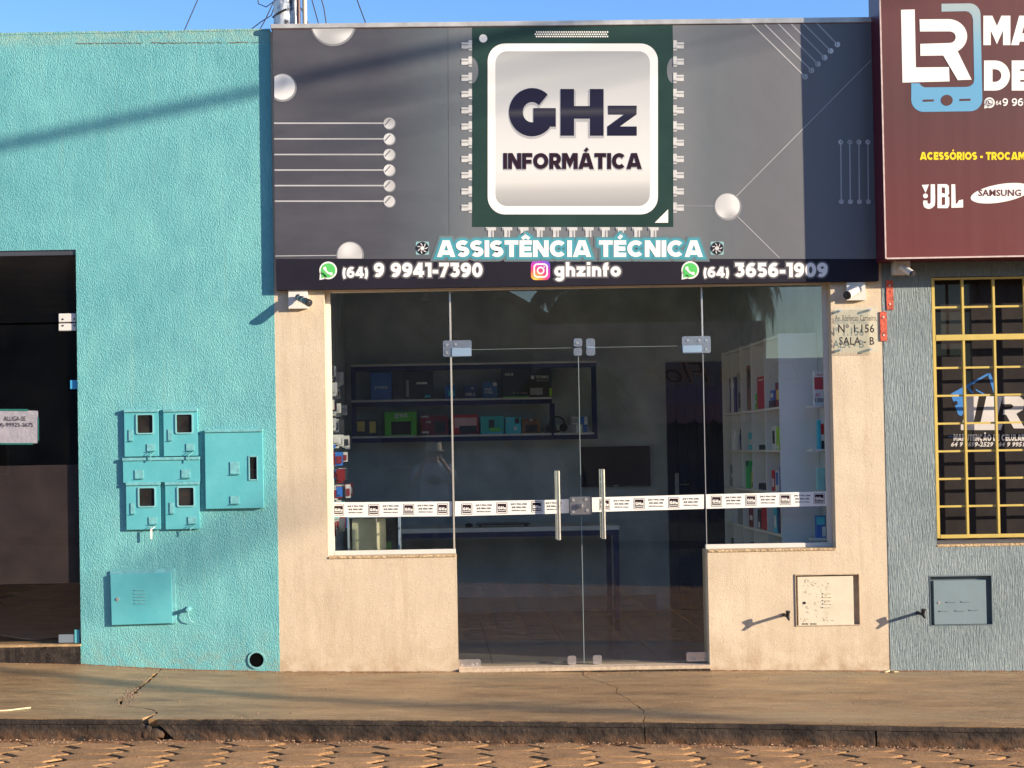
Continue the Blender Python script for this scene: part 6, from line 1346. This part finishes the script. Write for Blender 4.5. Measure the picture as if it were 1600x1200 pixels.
cb('maroon box in the third column of the bookcase, fourth row', 1170, 1163, 3, .17, mr_, (wt, .3, .5)); cb('dark cable pack in the far column of the bookcase, fifth row', 1142, 1135, 4, .16, dk, (gy, .3, .7)); cb('grey toned pack in the fourth column of the bookcase, fifth row', 1157, 1148, 4, .14, gy, (dk, .1, .5)); cb('black webcam box in the third column of the bookcase, fifth row', 1174, 1164, 4, .17, dk, (wt, .5, .8)); cb('teal box in the near column of the bookcase, fifth row', 1212, 1203, 4, .16, tl, (wt, .5, .8))
cb('small green box in the second column of the bookcase, top row', 1178.5, 1176, 0, .12, gn, (wt, .4, .6))
# little shelves fixed between the end panel and the front wall
for v, lab in ((635.5, 'top'), (703.5, 'second'), (842, 'lowest')):
    z = Z(1280, v, .27); solo('small_shelf', MB().box(2.52, XRR - .001, .2, .335, z - .008, z + .008), BK, f'{lab} of the small corner shelves by the window frame', 'shelf', .001, 'small corner shelves by the window')
def cs(label, u0, v0, u1, v1, m_, decor=()): return pbox(label, u0, v0, u1, v1, .26, .05, m_, decor)
cs('white and red router box marked AC 1200 by the window frame', 1272.5, 580, 1287.5, 635, wt, [(0, .48, 1, .83, rd), (.2, .86, .9, .92, rd, 'WI-FI'), (.1, .28, .6, .38, rd, 'AC'), (.1, .12, .95, .24, dk, '1200')])
cs('cyan box on the second corner shelf', 1278.5, 656, 1282.5, 703, cy); cs('red and white box on the second corner shelf', 1283, 655, 1288, 703, wt, [(0, .5, 1, .85, rd), (0, 0, 1, .3, dk)])
cs('pale teal bag above the tape by the window frame', 1278, 731, 1289, 766, C('pale_teal', (.25, .5, .5))); cs('blue box on the lowest corner shelf', 1276, 806, 1290, 840, bl, [(.0, .6, .9, .95, cy), (.6, .05, 1, .5, wt)])
# ceiling spot
p = P(666, 463, 1.6); o = thing('ceiling_spot', 'small grey spot lamp hanging behind the top of the window', 'lamp', (p.x, 1.6, zc)); part('stem', MB().cyl((p.x, 1.6, p.z + .03), (p.x, 1.6, zc), .008, n=8), gy, o); part('shade', MB().cyl((p.x, 1.6, p.z - .03), (p.x, 1.6, p.z + .03), .035, .022, 18), gy, o, .002)

# ------------------------------------------------------------------ interior of the shop to let
zf2 = zdb + .004
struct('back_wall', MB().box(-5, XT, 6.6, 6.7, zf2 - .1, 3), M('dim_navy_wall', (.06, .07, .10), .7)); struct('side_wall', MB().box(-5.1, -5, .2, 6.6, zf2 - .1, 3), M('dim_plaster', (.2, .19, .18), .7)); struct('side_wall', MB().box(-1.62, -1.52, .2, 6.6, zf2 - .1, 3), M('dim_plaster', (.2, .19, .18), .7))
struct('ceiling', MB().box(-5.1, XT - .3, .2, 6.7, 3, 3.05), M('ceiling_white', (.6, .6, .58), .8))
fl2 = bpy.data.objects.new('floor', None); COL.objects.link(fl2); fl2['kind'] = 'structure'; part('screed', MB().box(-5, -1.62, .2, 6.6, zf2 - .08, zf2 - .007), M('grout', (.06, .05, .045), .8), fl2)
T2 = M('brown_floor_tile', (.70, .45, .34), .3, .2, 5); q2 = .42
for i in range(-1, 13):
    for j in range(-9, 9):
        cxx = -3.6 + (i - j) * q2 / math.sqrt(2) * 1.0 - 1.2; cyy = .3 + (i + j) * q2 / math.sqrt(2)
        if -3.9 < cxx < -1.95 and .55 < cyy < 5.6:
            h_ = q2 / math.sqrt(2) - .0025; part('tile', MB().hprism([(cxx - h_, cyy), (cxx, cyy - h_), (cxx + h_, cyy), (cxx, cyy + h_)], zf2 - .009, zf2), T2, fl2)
o = thing('counter', 'long grey brown counter deep inside the shop to let', 'counter', (-3.2, 4.9, zf2)); zct = Z(60, 727, 4.8)
for k in range(4): part('front_panel', MB().box(-4.8 + k * .78, -4.8 + (k + 1) * .78 - .004, 4.8, 4.82, zf2, zct - .02), M('counter_laminate', (.62, .54, .52), .5, .08), o, .001)
part('top', MB().box(-4.8, -1.7, 4.77, 5.3, zct - .0195, zct), M('counter_top', (.3, .27, .26), .4), o, .002)

# ------------------------------------------------------------------ across the street (seen only as reflections, the terrace not at all)
YO = -20.0; zo = lambda x: zroad(x)
struct('far_pavement', MB().box(-14, 14, -22, -18.2, -.35, .02), PAVE)
DULL = M('salmon_plaster', (.40, .26, .23), .8, .12, 1.5)
ob = thing('flower_shop', 'salmon plastered low shop across the street lettered Dona Flor', 'building', (6, YO, 0))
part('wall', MB().box(2.0, 10.5, YO - 6, YO, -.3, 3.15), DULL, ob); part('parapet', MB().box(2.0, 6.6, YO - .3, YO - .001, 3.151, 3.9), DULL, ob); part('shop_opening', MB().box(4.4, 9, YO + .001, YO + .01, -.1, 2.0), M('dark_opening', (.03, .03, .035), .5), ob)
mb = MB()
for k in range(18):
    x0 = 3.2 + k * .36; n = len(mb.v)
    pts = [(x0, 2.25)] + [(x0 + .18 - .18 * math.cos(R_(a)), 1.98 - .11 * math.sin(R_(a))) for a in range(0, 181, 30)] + [(x0 + .36, 2.25)]
    mb.prism(pts, YO + .9, YO + .915); mb.add([(x0, YO + .02, 2.62), (x0 + .36, YO + .02, 2.62), (x0 + .36, YO + .9, 2.25), (x0, YO + .9, 2.25)], [(0, 1, 2, 3)])
part('awning', mb, M('pink_awning', (.50, .20, .20), .8), ob)
def mirror_text(body, xr, xl, z0, z1, off, mat, shear=.3, yy=0):
    cu = bpy.data.curves.new('t', 'FONT'); cu.body = body; cu.offset = off; cu.shear = shear; cu.resolution_u = 3; o_ = bpy.data.objects.new('t', cu); COL.objects.link(o_); bpy.context.view_layer.update()
    me = bpy.data.meshes.new_from_object(o_.evaluated_get(bpy.context.evaluated_depsgraph_get())); bpy.data.objects.remove(o_)
    xs = [v.co.x for v in me.vertices]; ys = [v.co.y for v in me.vertices]; mb = MB()
    mb.add([(xr - (v.co.x - min(xs)) / (max(xs) - min(xs)) * (xr - xl), YO + .02 + yy, z0 + (v.co.y - min(ys)) / (max(ys) - min(ys)) * (z1 - z0)) for v in me.vertices], [tuple(p.vertices)[::-1] for p in me.polygons]); return mb
part('lettering_outline', mirror_text('Dona Flor', 7.3, 4.2, 2.68, 3.12, .035, 0), M('orange_sign_paint', (.95, .32, .12), .5), ob); part('lettering', mirror_text('Dona Flor', 7.27, 4.23, 2.70, 3.10, 0, 0, yy=.004), M('dark_sign_paint', (.05, .02, .02), .5), ob)
hb = thing('gabled_house', 'dark gabled house across the street', 'building', (-3, YO, 0))
part('wall', MB().prism([(-11, -.3), (3.5, -.3), (3.5, 3.3), (-1.0, 5.9), (-7, 6.6), (-11, 5.0)], YO - 7, YO - .6), M('shaded_plaster', (.16, .15, .15), .8, .2, 1), hb)
part('roof', MB().prism([(-11.4, 4.9), (-7, 6.6), (-1.0, 5.9), (3.9, 3.1), (3.9, 3.25), (-1.0, 6.05), (-7, 6.75), (-11.4, 5.05)], YO - 7.3, YO - .2), M('clay_roof', (.12, .07, .055), .8, .3, 8), hb)
for x in (-9, -6.2, -3.4, -.6): w_ = part('window', MB().box(x - .5, x + .5, YO - .6, YO - .56, 1.1, 2.3), M('old_window_frame', (.3, .28, .25), .6), hb); part('window_pane', MB().box(x - .45, x + .45, YO - .555, YO - .55, 1.15, 2.25), M('dark_opening', (.03, .03, .035), .5), w_)
tr = thing('road_shade_terrace', 'unseen taller terrace added across the street to shade the road', 'building', (25, YO, 0))  # unseen block added so that its shadow falls on the road
part('wall', MB().box(13.5, 44, YO - 8, YO, -.5, 7.0), M('terrace_plaster', (.35, .32, .28), .8, .2, 1), tr)
for k in range(8):
    for z in (1.0, 4.0): wq = part('window', MB().box(15 + k * 3.6, 16.4 + k * 3.6, YO, YO + .04, z, z + 1.4), M('old_window_frame', (.3, .28, .25), .6), tr); part('window_pane', MB().box(15.06 + k * 3.6, 16.34 + k * 3.6, YO + .0405, YO + .045, z + .06, z + 1.34), M('dark_opening', (.03, .03, .035), .5), wq)
part('parapet', MB().box(13.4, 44.1, YO - 8.1, YO + .1, 7.001, 7.2), M('terrace_plaster', (.35, .32, .28), .8), tr)
def palm(x, y, zc_, nf, L, label, lw=.02, droop=1.0, seed=1):
    rnd = random.Random(seed); o = thing('palm_tree', label, 'palm tree', (x, y, 0), 'palms across the street')
    part('trunk', MB().tube([(x + .12 * math.sin(k), y, zc_ * k / 6) for k in range(7)], [.20 - .012 * k for k in range(7)], 12), M('palm_trunk', (.12, .09, .07), .9, .3, 20, bd=.01, bs=30), o)
    mb = MB(); stem = MB()
    for f_ in range(nf):
        az = 2 * math.pi * f_ / nf + rnd.uniform(-.15, .15); el = rnd.uniform(.1, 1.25); ln_ = L * rnd.uniform(.8, 1.1); pts = []; p = Vector((x, y, zc_)); e = el
        for k in range(13):
            pts.append(p.copy()); p = p + Vector((math.cos(az) * math.cos(e), math.sin(az) * math.cos(e), math.sin(e))) * ln_ / 12; e -= droop * .17
        stem.tube(pts, [.022 - .0015 * k for k in range(13)], 4)
        side = Vector((-math.sin(az), math.cos(az), 0))
        for k in range(1, 12):
            for h_ in range(6):
                q = pts[k].lerp(pts[k + 1], h_ / 6); d = (pts[k + 1] - pts[k]).normalized()
                for s in (-1, 1):
                    l = .75 * math.sin(math.pi * (k + h_ / 6) / 13) ** .5 * rnd.uniform(.8, 1.15); v1 = (side * s * .75 + d * .5 + Vector((0, 0, -.35))).normalized(); tip = q + v1 * l + Vector((0, 0, -.35 * l)); mid = q + v1 * l * .5 + Vector((0, 0, -.03)); wv = d * lw
                    mb.add([q - wv, q + wv, mid + wv, tip, mid - wv], [(0, 1, 2, 3, 4)])
    part('frond_stems', stem, M('frond_stem', (.08, .10, .03), .7), o); part('fronds', mb, M('palm_leaf', (.035, .065, .022), .5, .3, 2), o, kind='stuff', smooth=False)
palm(5.7, -24.5, 5.5, 40, 3.2, 'broad palm with drooping fronds behind the salmon shop', .017, 1.2, 3); palm(4.2, -23.5, 4.9, 26, 2.8, 'second drooping palm beside the gabled house', .03, 1.2, 5); palm(2.6, -18.8, 2.6, 18, 1.1, 'small palm in front of the gabled house', .018, 1.0, 8)
# ------------------------------------------------------------------ the person taking the picture (seen as a reflection)
def skin_body():
    V = []; E = []; Rr = []
    def add(p, r, par=None):
        V.append(p); Rr.append(r); i = len(V) - 1
        if par is not None: E.append((par, i))
        return i
    zg = zroad(0) + .0; y = -10.36
    pel = add((0, y, zg + .90), .15); sp = add((0, y, zg + 1.08), .135, pel); ch = add((0, y, zg + 1.27), .155, sp); nk = add((0, y, zg + 1.42), .06, ch); hd = add((0, y + .01, zg + 1.50), .075, nk); top = add((0, y + .015, zg + 1.62), .085, hd)
    for s in (-1, 1):
        hp = add((s * .10, y, zg + .84), .10, pel); kn = add((s * .12, y + .02, zg + .46), .06, hp); an = add((s * .13, y - .01, zg + .09), .042, kn); add((s * .15, y + .14, zg + .035), .035, an)
        sh = add((s * .19, y, zg + 1.34), .06, ch); elb = add((s * .30, y + .10, zg + 1.13), .042, sh); wr = add((s * .13, y + .30, zg + 1.36 + .06), .028, elb); pa = add((s * .095, y + .33, zg + 1.46), .028, wr)
        for k in range(4): f1 = add((s * (.085 - .004 * k), y + .335 + .012, zg + 1.50 + .020 * k - .02), .009, pa); f2 = add((s * (.060), y + .352, zg + 1.505 + .018 * k - .02), .008, f1)
        t1 = add((s * .075, y + .318, zg + 1.455), .010, pa); add((s * .055, y + .322, zg + 1.475), .008, t1)
    me = bpy.data.meshes.new('body'); me.from_pydata(V, E, []); ob_ = bpy.data.objects.new('body', me); COL.objects.link(ob_)
    md = ob_.modifiers.new('s', 'SKIN'); sv = me.skin_vertices[0].data
    for i, r_ in enumerate(Rr): sv[i].radius = (r_, r_ * (.75 if i in (0, 1, 2) else 1)); sv[i].use_root = (i == 0)
    md2 = ob_.modifiers.new('u', 'SUBSURF'); md2.levels = 2; bpy.context.view_layer.update()
    m_ = bpy.data.meshes.new_from_object(ob_.evaluated_get(bpy.context.evaluated_depsgraph_get())); bpy.data.objects.remove(ob_); m_.shade_smooth(); return m_, zg, y
bm_, zg, y = skin_body(); pe = thing('person', 'person in a pale printed shirt and hat holding up a phone, mirrored in the glass', 'person', (0, y, zg))
bm_.materials.clear(); part('body', bm_, M('skin', (.38, .22, .15), .5, .05), pe)
def lathe(prof, cx, cy, sy, mat, name, n=24, lab=None):
    mb = MB()
    for r_, z in prof:
        for k in range(n): t = 2 * math.pi * k / n; mb.v.append((cx + r_ * math.cos(t), cy + r_ * sy * math.sin(t), z))
    for j in range(len(prof) - 1):
        for k in range(n): mb.f.append((j * n + k, j * n + (k + 1) % n, (j + 1) * n + (k + 1) % n, (j + 1) * n + k))
    return part(name, mb, mat, pe)
sh_ = lathe([(.205, zg + .80), (.20, zg + .95), (.185, zg + 1.08), (.205, zg + 1.25), (.205, zg + 1.34), (.13, zg + 1.41), (.07, zg + 1.44)], 0, y, .68, M('pale_shirt', (.50, .53, .60), .8), 'shirt')
mb = MB(); [mb.tube([(s * .17, y, zg + 1.36), (s * .235, y + .05, zg + 1.25), (s * .275, y + .085, zg + 1.17)], [.075, .07, .062], 14) for s in (-1, 1)]; part('sleeves', mb, M('pale_shirt', (.5, .53, .6), .8), pe)
mb = MB().prism([(.1 * math.cos(R_(t)), zg + 1.19 + .065 * math.sin(R_(t))) for t in range(0, 360, 20)], y + .139, y + .152); part('shirt_print', mb, M('shirt_print_dark', (.08, .05, .05), .8), sh_)
mb = MB()
for s in (-1, 1): mb.tube([(s * .095, y, zg + .92), (s * .11, y + .005, zg + .7), (s * .12, y + .015, zg + .45), (s * .125, y, zg + .12)], [.125, .11, .085, .07], 16)
part('trousers', mb, M('dark_trousers', (.03, .035, .05), .8), pe)
part('hat', MB().cyl((0, y + .01, zg + 1.585), (0, y + .01, zg + 1.69), .115, .10, 24).cyl((0, y + .03, zg + 1.575), (0, y + .03, zg + 1.587), .165, .14, 24), M('pale_hat', (.5, .47, .42), .8), pe, .004)
mb = MB()
for s in (-1, 1): mb.ball((s * .03, y + .085, zg + 1.545), .011, 8, 6)
part('eyes', mb, DARK, pe); part('nose', MB().ball((0, y + .098, zg + 1.52), .014, 8, 6, (1, 1.1, 1.4)), M('skin', (.38, .22, .15), .5), pe)
solo('mobile_phone', MB().box(-.08, .08, -10.04, -10.03, 1.36, 1.435), DARK, 'black mobile phone held level by the person mirrored in the glass', 'phone', .003)
solo('shoe', MB().ball((.15, y + .05, zg + .045), .05, 12, 8, (.9, 2.4, .8)), DARK, 'dark shoe of the person mirrored in the glass, on their right side', 'shoe') if False else None
